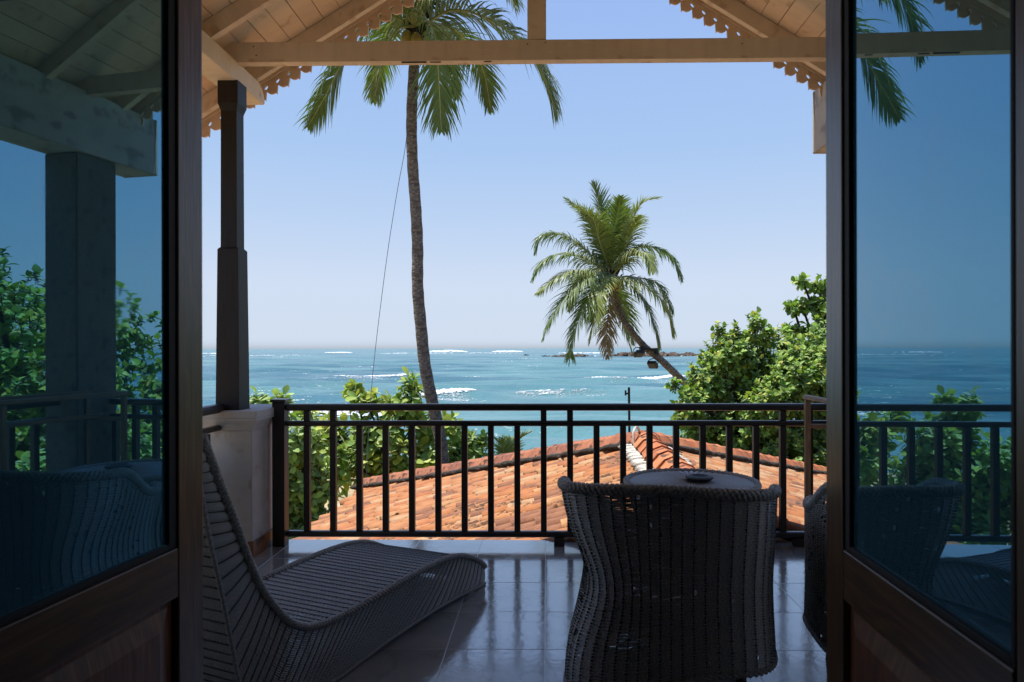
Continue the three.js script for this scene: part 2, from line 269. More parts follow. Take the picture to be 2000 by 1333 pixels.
structure('room_ceiling', bx(6.2, .08, 4.5, 0, 3.06, .3, 0), M.roomWall, 'dim ceiling of the room');
structure('room_wall', bx(.12, 3.2, 4.6, -2.7, 1.5, .3, 0), M.roomWall, 'dim side wall of the room beside the left door');
structure('room_wall', bx(.12, 3.2, 4.6, 2.6, 1.5, .3, 0), M.roomWall, 'dim side wall of the room beside the right door');
structure('room_wall', bx(5.4, 3.2, .12, -.05, 1.5, 2.5, 0), M.roomWall, 'dim back wall of the room');
{ const g = shapeGeo([[-3.6, -.1], [-1.07, -.1], [-1.07, 2.56], [.88, 2.56], [.88, -.1], [3.6, -.1], [3.6, 2.5], [-.03, 4.76], [-3.6, 2.5]], .08, 0); g.translate(0, 0, -2.11); structure('door_wall', boxUV(g, 'x'), M.plaster, 'plastered wall with the wide doorway to the balcony'); }

// ---------------------------------------------------------------- the two glazed door leaves, swung into the room
function door(label, hx, turn, side) {                         // side: +1 the leaf on the right
  const d = thing('glazed_door', label, 'door', [hx, 0, -2.0], turn, 'glazed doors opened into the room');
  // local: z runs from the hinge into the room, x across the thickness (glass face towards the opening)
  const L = .935, H = 2.54, T = .042, st = .115, o = side > 0 ? 0 : 3;
  const x = side * T / 2;
  mesh('hinge_stile', bx(T, H, st, x, H / 2 + .012, st / 2, .005, 'y', o), M.doorWood, d);
  mesh('lock_stile', bx(T, H, st - .008, x, H / 2 + .012, L - st / 2 + .004, .005, 'y', o + 1), M.doorWood, d);
  const rz = L - 2 * st, zc = L / 2, fit = .0;
  mesh('top_rail', bx(T - .002, .12, rz, x, H - .05, zc, .004, 'z', o + 2), M.doorWood, d);
  mesh('lock_rail', bx(T - .002, .135, rz, x, .785, zc, .004, 'z', o + 2.5), M.doorWood, d);
  mesh('bottom_rail', bx(T - .002, .18, rz, x, .105, zc, .004, 'z', o + 3), M.doorWood, d);
  const g0 = st + .002, g1 = L - st - .002, y0 = .854, y1 = H - .112, bw = .03;
  const bead = [];
  for (const s of [0]) { const xx = side * .015; bead.push(bx(.018, y1 - y0, bw, xx, (y0 + y1) / 2, g0 + bw / 2, .002), bx(.018, y1 - y0, bw * .4, xx, (y0 + y1) / 2, g1 - bw * .2, .002), bx(.018, bw * .5, g1 - g0 - bw * 1.42, xx, y0 + bw * .25, zc + bw * .3, .002), bx(.018, bw * .5, g1 - g0 - bw * 1.42, xx, y1 - bw * .25, zc + bw * .3, .002)); }
  mesh('glazing_bead', merge(bead), M.bead, d);
  const pane = new THREE.PlaneGeometry(g1 - g0, y1 - y0); pane.rotateY(Math.PI / 2); pane.translate(side * .017, (y0 + y1) / 2, zc);
  mesh('glass_pane', pane, M.glass, d);
  // lower panel: recessed, with a sloped moulding and a raised field
  const p0 = st, p1 = L - st, q0 = .197, q1 = .716;
  mesh('panel', bx(.012, q1 - q0 - .002, p1 - p0 - .002, side * .026, (q0 + q1) / 2, zc, .002, 'y', o + 4), M.doorPanel, d);
  const f = new THREE.BufferGeometry(), w = .05, A = [[q0 + .02, p0 + .02], [q0 + .02, p1 - .02], [q1 - .02, p1 - .02], [q1 - .02, p0 + .02]], B = [[q0 + .02 + w, p0 + .02 + w], [q0 + .02 + w, p1 - .02 - w], [q1 - .02 - w, p1 - .02 - w], [q1 - .02 - w, p0 + .02 + w]];
  const P = []; const xo = side * .0195, xi = side * .006, quad = (a, b, c, e) => P.push(...a, ...b, ...c, ...a, ...c, ...e);
  for (let k = 0; k < 4; k++) { const n = (k + 1) % 4; quad([xo, ...A[k]], [xo, ...A[n]], [xi, ...B[n]], [xi, ...B[k]]); }
  quad([xi, ...B[0]], [xi, ...B[1]], [xi, ...B[2]], [xi, ...B[3]]);
  f.setAttribute('position', new THREE.Float32BufferAttribute(P, 3)); f.computeVertexNormals(); boxUV(f, 'y', o);
  mesh('raised_field', f, M.doorPanel, d);
  return d;
}
door('left glazed wooden door swung inward, its pane mirroring trees and plaster column', -1.0, R(-5.8), -1);
door('right glazed wooden door swung inward, its pane mirroring sea and palm fronds', .805, R(-1.2), 1);

// ---------------------------------------------------------------- balcony roof: planks, rafters, tie beam, plates, fretted bargeboards
const CX = -.03, SL = .625, PA = Math.atan(SL), APEX = 4.79;
const roof = thing('balcony_roof', 'cream painted timber gable roof over the balcony with fretted bargeboards', 'roof', [CX, 0, 0]);
{
  const rr = rng(21), pw = .121, Z0 = -5.2, Z1 = -2.12, len = Z1 - Z0;
  for (const s of [-1, 1]) {
    const far = s < 0 ? [24, 3.5, 3.38, 34] : [20, 2.9, 2.78, 25];     // the right slope ends on the plaster beam
    for (let k = 0; k < far[0]; k++) {
      const x = s * (.012 + pw * (k + .5)), y = APEX - SL * Math.abs(x), w = pw / Math.cos(PA) - .0035, cut = Math.floor(rr() * 3);
      const g = bx(w, .016, len, 0, 0, 0, .0022, 'z', rr() * 9);
      const p = mesh('ceiling_plank', g, M.creamPlank[Math.floor(rr() * 3)], roof); p.position.set(x, y + .008 + (rr() - .5) * .002, (Z0 + Z1) / 2); p.rotation.z = -s * PA; 
    }
    const cover = bx(far[1], .05, len + .22, 0, 0, -.07, 0); const c = mesh('roof_covering', cover, M.roofBack, roof); { const m = far[1] / 2 * Math.cos(PA); c.position.set(s * (m - .02), APEX - SL * (m - .02) + .0465 , (Z0 + Z1) / 2); } c.rotation.z = -s * PA;
    for (const z of [-5.02, -4.34, -3.66, -2.98, -2.3]) {
      const L = far[2], g = bx(L, .11, .052, 0, 0, 0, .004, 'x', z * 3), b = mesh('rafter', g, M.cream, roof), d = .0575 / Math.cos(PA);
      b.position.set(s * (L / 2 * Math.cos(PA) + .02), APEX - SL * (L / 2 * Math.cos(PA) + .02) - d, z); b.rotation.z = -s * PA;
    }
    // bargeboard: a row of scalloped pickets under a batten
    const bb = new THREE.Group(); bb.name = 'bargeboard'; roof.add(bb);
    const zb = -5.2, tw = .0865, holeApex = 4.682;
    const shape = () => {                                     // one picket, 0..tw wide along x; its edges carry half a hole and a curl
      const pts = [], hr = .0155, hy = 0;                     // y measured from the line of holes, sheared by the slope below
      pts.push([0.001, .075]); pts.push([tw - .001, .075]);
      const cy = hy, e = tw - .0012;
      for (let a = 90; a >= -90; a -= 18) pts.push([tw - hr * Math.cos(R(a)), cy + hr * Math.sin(R(a))]);
      pts.push([e, cy - .026]);
      for (let i = 0; i <= 8; i++) { const t = i / 8; pts.push([lerp(e, .014, t), -.026 - .052 * t - .016 * Math.sin(t * Math.PI) ]); }
      pts.push([.005, -.096], [.0035, -.075], [.0012, -.05], [.0012, -.026]);
      for (let a = -90; a <= 90; a += 18) pts.push([hr * Math.cos(R(a)), cy + hr * Math.sin(R(a))]);
      return pts;
    };
    const base = shape();
    for (let k = 0; k < far[3]; k++) {
      const x0 = .01 + tw * k, j = (rr() - .5) * .003;
      const pts = base.map(([x, y]) => { const X = s < 0 ? x : x; const wx = x0 + (s < 0 ? X : X); return [s * wx, holeApex + j - SL * wx + y]; });
      // the curl of each picket points down the slope on both sides
      const pts2 = base.map(([x, y]) => { const wx = x0 + (tw - x); return [s * wx, holeApex + j - SL * wx + y - 0]; });
      mesh('fret_picket', (() => { const g = shapeGeo(pts, .014, .0015); g.translate(0, 0, zb - .018); return boxUV(g, 'y', rr() * 5); })(), M.creamPlank[k % 3], bb);
    }
    const bat = bx(far[2], .1, .018, 0, 0, 0, .003, 'x', s), bm = mesh('batten', bat, M.cream, bb); const bxm = far[2] / 2 * Math.cos(PA); bm.position.set(s * bxm, holeApex - SL * bxm + .1 , zb + .006); bm.rotation.z = -s * PA;
    // wall plate with a rounded tail
    if (s > 0) continue;
    const x0 = -2.27, pl = [[2.2, 3.22], [5.02, 3.22], [5.115, 3.222], [5.125, 3.235]];
    for (let i = 1; i <= 8; i++) { const a = i / 8 * Math.PI / 2; pl.push([4.99 + .135 * Math.cos(a), 3.235 + .115 * Math.sin(a)]); }
    pl.push([2.2, 3.35]);
    const g = shapeGeo(pl, .17, .004); g.rotateY(Math.PI / 2); g.translate(0, 0, 0);
    const w = mesh('wall_plate', boxUV(g, 'z', s), M.cream, roof); w.position.x = x0 - CX; 
  }
  mesh('tie_beam', bx(4.4, .138, .072, -.03, 3.412, -4.69, .004, 'x', .3), M.cream, roof);
  mesh('split', merge([bx(.17, .008, .012, -.86, 3.3405, -4.668, .001), bx(.075, .006, .01, -.715, 3.3415, -4.672, .001), bx(.05, .006, .008, -.36, 3.3415, -4.67, .001)]), M.bead, roof);
  for (const [x, y] of [[-1.95, 3.45], [-1.93, 3.39], [-.09, 3.45], [.03, 3.46], [1.35, 3.44]]) mesh('nail', tube([V(x, y, -4.655), V(x, y, -4.6525)], .005, 6), M.bead, roof);
  mesh('king_post', bx(.127, 1.2, .07, -.027, 3.482 + .6, -4.69, .004, 'y', .7), M.cream, roof);
  mesh('ridge_beam', bx(.06, .14, 3.06, 0, APEX - .09, -3.66, .004, 'z', .9), M.cream, roof);
}

// ---------------------------------------------------------------- left timber column on its plinth
{
  const c = thing('timber_column', 'dark tapering timber column on the plaster plinth left of the railing', 'column', [-2.148, .985, -4.705]);
  const frus = (y0, y1, a0, a1) => { const g = new THREE.CylinderGeometry(a1 * Math.SQRT1_2, a0 * Math.SQRT1_2, y1 - y0, 4, 1); g.rotateY(Math.PI / 4); g.translate(0, (y0 + y1) / 2, 0); const q = g.toNonIndexed(); q.computeVertexNormals(); return boxUV(q, 'y', y0); };
  mesh('lower_shaft', merge([frus(0, 1.09, .162, .142), frus(1.09, 1.105, .142, .115)]), M.darkWood, c);
  mesh('upper_shaft', frus(1.105, 2.06, .112, .108), M.darkWood, c);
  mesh('capital', merge([frus(2.03, 2.08, .108, .138), frus(2.08, 2.233, .138, .138)]), M.darkWood, c);
  const p = thing('column_plinth', 'plaster plinth with moulded cap and tiled skirting under the timber column', 'plinth', [-2.19, 0, -4.86]);
  const w = .43, d = .5;
  mesh('body', bx(w, .8, d, 0, .45, 0, .006), M.plinth, p);
  mesh('cap', bx(w + .10, .05, d + .10, .0, .96, 0, .005), M.plinth, p);
  const mo = []; for (let i = 0; i < 5; i++) { const t = i / 5, e = .1 * (1 - Math.cos((t + .2) * Math.PI / 2)); mo.push(bx(w + e, .017, d + e, 0, .85 + i * .0172 + .0085, 0, .001)); }
  mesh('moulding', merge(mo), M.plinth, p);
  mesh('skirting', bx(w + .024, .105, d + .024, 0, .0525, 0, .004), M.skirt, p);
  const st = thing('low_block', 'small pale plaster block behind the chaise longue beside the plinth', 'block', [-2.4, 0, -4.35], 0);
  mesh('block_body', bx(.34, .62, .22, 0, .31, 0, .008), M.plaster, st); mesh('block_top', bx(.37, .03, .25, 0, .636, 0, .005), M.plaster, st);
}
// right side: plaster column and the thick plaster beam that it carries
{
  const b = thing('plaster_beam', 'thick white plaster beam end at the right edge under the roof', 'beam', [2.24, 3.14, -3.745]);
  mesh('beam_body', bx(.34, .48, 3.22, 0, 0, 0, .012), M.plaster, b);
  mesh('end_band', bx(.346, .484, .03, 0, 0, -1.628, .012), M.plaster, b);
  const c = thing('plaster_column', 'grey plaster column mirrored in the left door pane', 'column', [2.25, 0, -4.785]);
  mesh('shaft', bx(.30, 2.898, .37, 0, 1.449, 0, .012), M.concrete, c);
  mesh('base_block', bx(.34, .1, .41, 0, .05, 0, .006), M.concrete, c);
}

// ---------------------------------------------------------------- railings
function railBar(x0, x1, y, h, d, m, along = 'x') { return along === 'x' ? bx(x1 - x0, h, d, (x0 + x1) / 2, y, 0, Math.min(h, d) * .32, 'x', y) : bx(d, h, x1 - x0, 0, y, (x0 + x1) / 2, Math.min(h, d) * .32, 'z', y); }
{
  const r = thing('balcony_railing', 'dark timber railing with square balusters along the sea side', 'railing', [0, 0, -4.9]);
  const X0 = -1.852, X1 = 2.09;
  mesh('top_rail', railBar(X0, X1, .982, .05, .062, M.railTop), M.railTop, r);
  mesh('middle_rail', railBar(X0, X1, .867, .04, .044), M.railTop, r);
  mesh('bottom_rail', railBar(X0, X1, .082, .044, .05), M.railTop, r);
  const up = bx(.042, .743, .042, 0, .4755, 0, .003), ups = bx(.042, .069, .042, 0, .922, 0, .003);
  for (let i = 0; i < 21; i++) {
    const x = -1.703 + .1873 * i; if (x > X1 - .03) break;
    const b = mesh('baluster', i % 9 === 0 || i % 9 === 1 ? merge([up, ups]) : up, M.rail, r); b.position.x = x;
  }
  mesh('end_post', bx(.088, 1.02, .088, -1.896, .51, 0, .004), M.rail, r);
  mesh('post_cap', bx(.112, .022, .112, -1.896, 1.031, 0, .006), M.railTop, r);
  for (const x of [.092, 1.78]) mesh('foot', bx(.075, .06, .06, x, .03, 0, .003), M.rail, r);
  for (const [side, x, z1, lab] of [[-1, -2.2, -4.62, 'dark timber side railing behind the chaise longue'], [1, 2.26, -4.58, 'dark timber side railing at the right end of the balcony']]) {
    const s = thing('side_railing', lab, 'railing', [x, 0, 0]);
    mesh('top_rail', railBar(z1 + .002, -2.12, 1.0, .055, .085, null, 'z'), M.rail, s);
    mesh('middle_rail', railBar(z1 + .002, -2.12, .87, .04, .044, null, 'z'), M.railTop, s);
    mesh('bottom_rail', railBar(z1 + .002, -2.12, .082, .044, .05, null, 'z'), M.railTop, s);
    for (let i = 1; i < 13; i++) { const b = mesh('baluster', up, M.rail, s); b.position.z = z1 + .1873 * i; }
  }
}
// ---------------------------------------------------------------- wooden towel rack on the right
{
  const t = thing('towel_rack', 'light brown wooden towel rack standing by the railing on the right', 'towel rack', [1.76, 0, -4.68], 0);
  for (const z of [0, .95]) for (const x of [0, .34]) mesh('upright', bx(.034, 1.05, .034, x, .525, z, .003), M.rackWood, t);
  for (const x of [0, .34]) { mesh('top_bar', bx(.042, .03, 1.02, x, 1.0655, .475, .006), M.rackWood, t); mesh('lower_bar', bx(.03, .03, .914, x, .34, .475, .005), M.rackWood, t); }
  mesh('cross_bar', bx(.304, .03, .03, .17, .87, 0, .004), M.rackWood, t); mesh('cross_bar', bx(.304, .03, .03, .17, .87, .95, .004), M.rackWood, t);
  mesh('middle_bar', bx(.03, .03, .914, .17, .9, .475, .004), M.rackWood, t);
}
// ---------------------------------------------------------------- wickerwork: strands woven over and under stakes
function weave(S, us, vs, o) {
  const r = rng(o.seed ?? 5), pos = [], nor = [], uv = [], idx = [], e = 1e-3, P = V(), A = V(), B = V(), Nn = V(), T = V(), W = V();
  const at = (u, v, out) => { const a = S(u, v); return out.set(a[0], a[1], a[2]); };
  const frame = (u, v) => { at(u, v, P); at(u + e, v, A); at(u - e, v, T); A.sub(T); at(u, v + e, B); at(u, v - e, T); B.sub(T); if (A.lengthSq() < 1e-14) A.set(1, 0, 0); if (B.lengthSq() < 1e-14) B.set(0, 1, 0); Nn.crossVectors(A, B).normalize(); A.normalize(); B.normalize(); };
  const ring = (dn, dv, rn, rv, len, across) => {              // four corners round the strand
    const b = across ? A : B, p0 = pos.length / 3;
    for (const [n, s] of [[1, 0], [0, 1], [-1, 0], [0, -1], [1, 0]]) { pos.push(P.x + Nn.x * (dn + n * rn) + b.x * (dv + s * rv), P.y + Nn.y * (dn + n * rn) + b.y * (dv + s * rv), P.z + Nn.z * (dn + n * rn) + b.z * (dv + s * rv)); nor.push(Nn.x * n + b.x * s, Nn.y * n + b.y * s, Nn.z * n + b.z * s); uv.push((n * 1.3 + s * .5) * .01 + dv, len); }
    return p0;
  };
  const link = (a, b) => { for (let k = 0; k < 4; k++) idx.push(a + k, b + k, a + k + 1, a + k + 1, b + k, b + k + 1); };
  const SG = o.seg ?? 4, n = us.length, flip = o.flip ? -1 : 1, slack = o.slack ?? 0;
  for (let j = 0; j < vs.length; j++) {
    let prev = -1, len = r() * 3; const ph = r() * 100, skip = r() < (o.miss ?? 0), per = (vs[1] ?? 0) - vs[0];
    if (skip) continue;
    for (let i = 0; i < n; i++) for (let h = 0; h < SG; h++) {
      if (h && i === n - 1) break;
      const u = h ? lerp(us[i], us[i + 1], h / SG) : us[i], sl = slack ? (vnoise(u * 60 + ph, j * .37 + ph) - .5) * slack * per : 0;
      frame(u, clamp(vs[j] + sl, o.v0 ?? 0, o.v1 ?? 1));
      const over = ((i + (o.twill ? j >> 1 : j)) % 2) ? 1 : -1, hi = o.amp + over * o.alt, hn = o.amp - over * o.alt, dn = lerp(o.dip, h < SG / 2 ? hi : hn, .5 + .5 * Math.cos(h / SG * 6.2832)) * flip;
      const p = ring(dn, 0, o.rn, o.rv * (.85 + .3 * r()), len); len += .02;
      if (prev >= 0 && !(o.hole && h && h <= SG / 2 && hash2(i * 7 + 3, (j / 3) | 0) < o.hole)) link(prev, p); prev = p;
    }
  }
  if (o.stake) for (let i = 0; i < n; i++) { let prev = -1; const m = o.stakeN ?? 8; for (let k = 0; k <= m; k++) { frame(us[i], lerp(o.v0 ?? 0, o.v1 ?? 1, k / m)); const p = ring((o.amp - .001) * flip, 0, o.stake, o.stake, k * .05, true); if (prev >= 0) link(prev, p); prev = p; } }
  const g = new THREE.BufferGeometry(); g.setAttribute('position', new THREE.Float32BufferAttribute(pos, 3)); g.setAttribute('normal', new THREE.Float32BufferAttribute(nor, 3)); g.setAttribute('uv', new THREE.Float32BufferAttribute(uv, 2)); g.setIndex(idx); return g;
}
const span = (a, b, n) => Array.from({ length: n }, (_, i) => lerp(a, b, i / (n - 1)));
function braid(path, rad, turns) {                              // a twisted border of three strands
  const n = path.length * 1, out = [];
  for (let s = 0; s < 3; s++) {
    const pts = []; const T = V(), N = V(), B = V(); let pv = V(0, 1, 0);
    for (let i = 0; i < n; i++) { T.subVectors(path[Math.min(i + 1, n - 1)], path[Math.max(i - 1, 0)]).normalize(); if (Math.abs(T.dot(pv)) > .97) pv = V(1, 0, 0); N.copy(pv).addScaledVector(T, -pv.dot(T)).normalize(); pv = N.clone(); B.crossVectors(T, N); const a = i / (n - 1) * turns * 6.283 + s * 2.094; pts.push(path[i].clone().addScaledVector(N, Math.cos(a) * rad).addScaledVector(B, Math.sin(a) * rad)); }
    out.push(tube(pts, rad * .95, 6));
  }
  return merge(out);
}
// ---- chaise longue: local x from the foot to the head, z across its width
{
  const t = thing('chaise_longue', 'long low grey rattan chaise longue with curved back on the balcony tiles', 'chaise longue', [-.367, 0, -4.09], R(-113.5));
  const WD = .66;
  const top = curve([[.0, .098, 0], [.05, .138, 0], [.14, .185, 0], [.27, .236, 0], [.42, .263, 0], [.6, .272, 0], [.8, .270, 0], [1.0, .262, 0], [1.2, .255, 0], [1.36, .260, 0], [1.47, .282, 0], [1.545, .320, 0], [1.61, .378, 0], [1.685, .472, 0], [1.737, .56, 0], [1.783, .665, 0], [1.83, .78, 0], [1.893, .925, 0], [1.94, 1.04, 0], [1.965, 1.10, 0]], 300);
  const bot = curve([[.0, .004, 0], [.16, .018, 0], [.4, .034, 0], [.8, .036, 0], [1.1, .022, 0], [1.35, .004, 0], [1.55, .002, 0], [1.735, .004, 0], [1.775, .10, 0], [1.815, .225, 0], [1.85, .385, 0], [1.893, .58, 0], [1.935, .75, 0], [1.965, .90, 0], [1.985, 1.02, 0], [1.997, 1.09, 0]], 300);
  // matching stations along the top and the lower outline
  const key = [[0, 0], [.30, .27], [.50, .43], [.585, .50], [.65, .565], [.70, .64], [.78, .74], [.88, .865], [1, 1]];
  const mapb = (u) => { let k = 0; while (k < key.length - 2 && key[k + 1][0] < u) k++; return lerp(key[k][1], key[k + 1][1], clamp((u - key[k][0]) / (key[k + 1][0] - key[k][0]), 0, 1)); };
  const get = (c, u) => { const f = clamp(u, 0, 1) * (c.length - 1), i = Math.min(c.length - 2, Math.floor(f)), k = f - i; return [lerp(c[i].x, c[i + 1].x, k), lerp(c[i].y, c[i + 1].y, k)]; };
  const arc = (c) => { const L = [0]; for (let i = 1; i < c.length; i++) L.push(L[i - 1] + c[i].distanceTo(c[i - 1])); return L; };
  const eq = (c, n) => { const L = arc(c), out = []; for (let k = 0; k < n; k++) { const d = L[L.length - 1] * k / (n - 1); let i = 0; while (i < L.length - 2 && L[i + 1] < d) i++; out.push((i + (d - L[i]) / Math.max(1e-9, L[i + 1] - L[i])) / (c.length - 1)); } return out; };
  const us = eq(top, 62);
  const Stop = (u, v) => { const [x, y] = get(top, u); return [x, y, v * WD]; };
  const sideAt = (z) => (u, v) => { const [x0, y0] = get(bot, mapb(clamp(u, 0, 1))), [x1, y1] = get(top, u); const b = Math.sin(v * Math.PI) * .006 * (z ? 1 : -1); return [lerp(x0, x1, v), lerp(y0, y1, v), z + b]; };
  mesh('seat_weave', weave(Stop, us, span(.01, .99, 118), { rn: .0019, rv: .0030, amp: .0062, alt: .0009, dip: -.0024, twill: true, stake: .004, seed: 31, slack: .25, flip: true }), M.rattan, t, 'stuff');
  for (const z of [0, WD]) mesh('side_weave', weave(sideAt(z), us, span(.02, .98, 44), { rn: .002, rv: .0034, amp: .0058, alt: .001, dip: -.0022, stake: .004, seed: 32 + z, slack: .3, flip: z > 0 }), M.rattan, t, 'stuff');
  const nb = 300, b0 = Math.round(nb * .56);
  const Sback = (u, v) => { const [x, y] = get(bot, lerp(.57, 1, clamp(u, 0, 1))); return [x, y, v * WD]; };
  mesh('back_weave', weave(Sback, span(0, 1, 30), span(.012, .988, 110), { rn: .002, rv: .0032, amp: .0058, alt: .001, dip: -.0022, stake: .004, seed: 35, slack: .25 }), M.rattan, t, 'stuff');
  const Sfoot = (u, v) => [lerp(-.004, -.004, v), lerp(.012, .098, v), u * WD];
  mesh('foot_weave', weave(Sfoot, span(.02, .98, 15), span(.03, .97, 12), { rn: .0021, rv: .0037, amp: .005, alt: .0015, dip: -.003, stake: .005, seed: 36, flip: true }), M.rattan, t, 'stuff');
  for (const z of [-.004, WD + .004]) {
    const pt = top.filter((_, i) => i % 1 === 0).map((p) => V(p.x, p.y + .008, z)); mesh('rim_braid', braid(new THREE.CatmullRomCurve3(pt).getPoints(700), .0085, 60), M.rattanRim, t);
    mesh('lower_rim', tube(bot.filter((_, i) => i % 3 === 0).map((p) => V(p.x, Math.max(.009, p.y), z)), .009, 6), M.rattanRim, t);
  }
  for (const [x, y] of [[0, .1], [1.982, 1.1]]) mesh('end_rim', tube([V(x, y, -.004), V(x, y, WD + .004)], .0125, 8), M.rattanRim, t);
}
// ---- tub chairs: local -z is the front
function makeChair(label, x, z, turn, wing, yl, yr) {
  const t = thing('tub_chair', label, 'armchair', [x, 0, z], turn, 'rattan tub chairs');
  const yb = (f) => lerp(yl, yr, sm(Math.sin(f), -.6, .6)), ys = .43;
  const H = (f) => { const a = Math.abs(f); return lerp(lerp(.838, .70, sm(a, 1.2, 2.0)), .43, sm(a, 2.35, 2.85)) + .034 * Math.pow(Math.max(0, Math.cos(f)), 2); };
  const plan = (f, v, y) => {                                   // f = 0 at the back
    const c = Math.cos(f), s = Math.sin(f), n = 3.8, q = Math.pow(Math.pow(Math.abs(c), n) + Math.pow(Math.abs(s), n), -1 / n);
    const left = sm(-s, -.2, .8), waist = Math.exp(-Math.pow((y - .47) / .2, 2)), flare = Math.max(0, (y - .45) / .46), back = Math.max(0, c);
    const k = 1 - (.03 + .19 * left * wing) * waist * (.4 + .6 * Math.max(0, c + .5)) + (.015 + .035 * left * wing) * flare * flare - (1 - wing) * left * .16 * flare * flare * flare;
    return [s * q * .412 * k, c * q * .345 * (1 - .06 * waist + .12 * back * flare * flare)];
  };
  const S = (u, v) => { const f = (u - .5) * 2 * Math.PI, y = lerp(yb(f), H(f), v), p = plan(f, v, y); return [p[0], y, p[1]]; };
  const dens = []; const N = 64; for (let i = 0; i < N; i++) dens.push(i / (N - 1));
  mesh('body_weave', weave(S, dens, span(.006, .992, 128), { rn: .0021, rv: .0036, amp: .0062, alt: .0020, dip: -.0024, stake: .0044, stakeN: 16, seed: 41, slack: .7, hole: .034, seg: 3 }), M.rattan, t, 'stuff');
  const rim = []; for (let i = 0; i <= 420; i++) { const p = S(i / 420, 1); rim.push(V(p[0], p[1] + .004, p[2])); }
  mesh('rim_braid', braid(rim, .0125, 52), M.rattanRim, t);
  const low = []; for (let i = 0; i <= 120; i++) { const p = S(i / 120, 0); low.push(V(p[0], p[1], p[2])); }
  mesh('lower_rim', braid(low, .009, 40), M.rattanRim, t);
  const Sseat = (u, v) => { const f = (u - .5) * 2 * Math.PI, p = plan(f, 0, ys), k = .03 + .94 * v; return [p[0] * k, ys - .012 * (1 - k), p[1] * k]; };
  mesh('seat_weave', weave(Sseat, span(0, 1, 40), span(.05, 1, 44), { rn: .002, rv: .0036, amp: .004, alt: .0016, dip: -.002, stake: .004, seed: 43 }), M.rattan, t, 'stuff');
  for (const [sx, sz] of [[-.27, .2], [.27, .2], [-.27, -.2], [.27, -.2]]) mesh('leg', tube([V(sx * 1.08, 0, sz * 1.08), V(sx, .24, sz)], (k) => .017 + .006 * k, 10), M.darkWood, t);
  return t;
}
makeChair('dark rattan tub chair seen from behind in front of the round table', .512, -2.915, R(-11.5), 1, .05, .20);
makeChair('dark rattan tub chair mostly hidden behind the right door', 1.535, -2.87, R(-6), 0, .20, .20);
// ---- round table and the ashtray on it
{
  const t = thing('round_table', 'low round rattan table behind the dark tub chair', 'table', [.765, 0, -3.66]);
  const rad = (y) => .335 - .09 * Math.exp(-Math.pow((y - .36) / .2, 2));
  const Sb = (u, v) => { const a = u * 6.2832, y = lerp(.02, .69, v), r = rad(y); return [Math.sin(a) * r, y, Math.cos(a) * r]; };
  mesh('base_weave', weave(Sb, span(0, 1, 50), span(.01, .99, 110), { seg: 3, rn: .002, rv: .0032, amp: .006, alt: .002, dip: -.003, stake: .005, seed: 51, slack: .3 }), M.rattan, t, 'stuff');
  const St = (u, v) => { const a = u * 6.2832, r = .01 + .326 * v; return [Math.sin(a) * r, .702 - .012 * v * v, Math.cos(a) * r]; };
  mesh('top_weave', weave(St, span(0, 1, 60), span(.02, 1, 58), { rn: .002, rv: .0031, amp: .0045, alt: .0014, dip: -.002, stake: .004, seed: 52, flip: false }), M.rattan, t, 'stuff');
  const under = new THREE.CylinderGeometry(.328, .328, .008, 48); under.translate(0, .684, 0); mesh('top_board', under, M.darkWood, t);
  const rim = []; for (let i = 0; i <= 200; i++) { const a = i / 200 * 6.2832; rim.push(V(Math.sin(a) * .338, .69, Math.cos(a) * .338)); } mesh('rim_braid', braid(rim, .01, 48), M.rattanRim, t);
  const a = thing('ashtray', 'small dark stone ashtray lying on the round rattan table', 'ashtray', [.80, .706, -3.62]);
  const g = new THREE.LatheGeometry([[0, .002], [.045, .002], [.06, .006], [.072, .016], [.070, .022], [.054, .027], [.046, .027], [.036, .018], [0, .016]].map((p) => new THREE.Vector2(...p)), 36);
  mesh('bowl', g, M.ash, a);
}
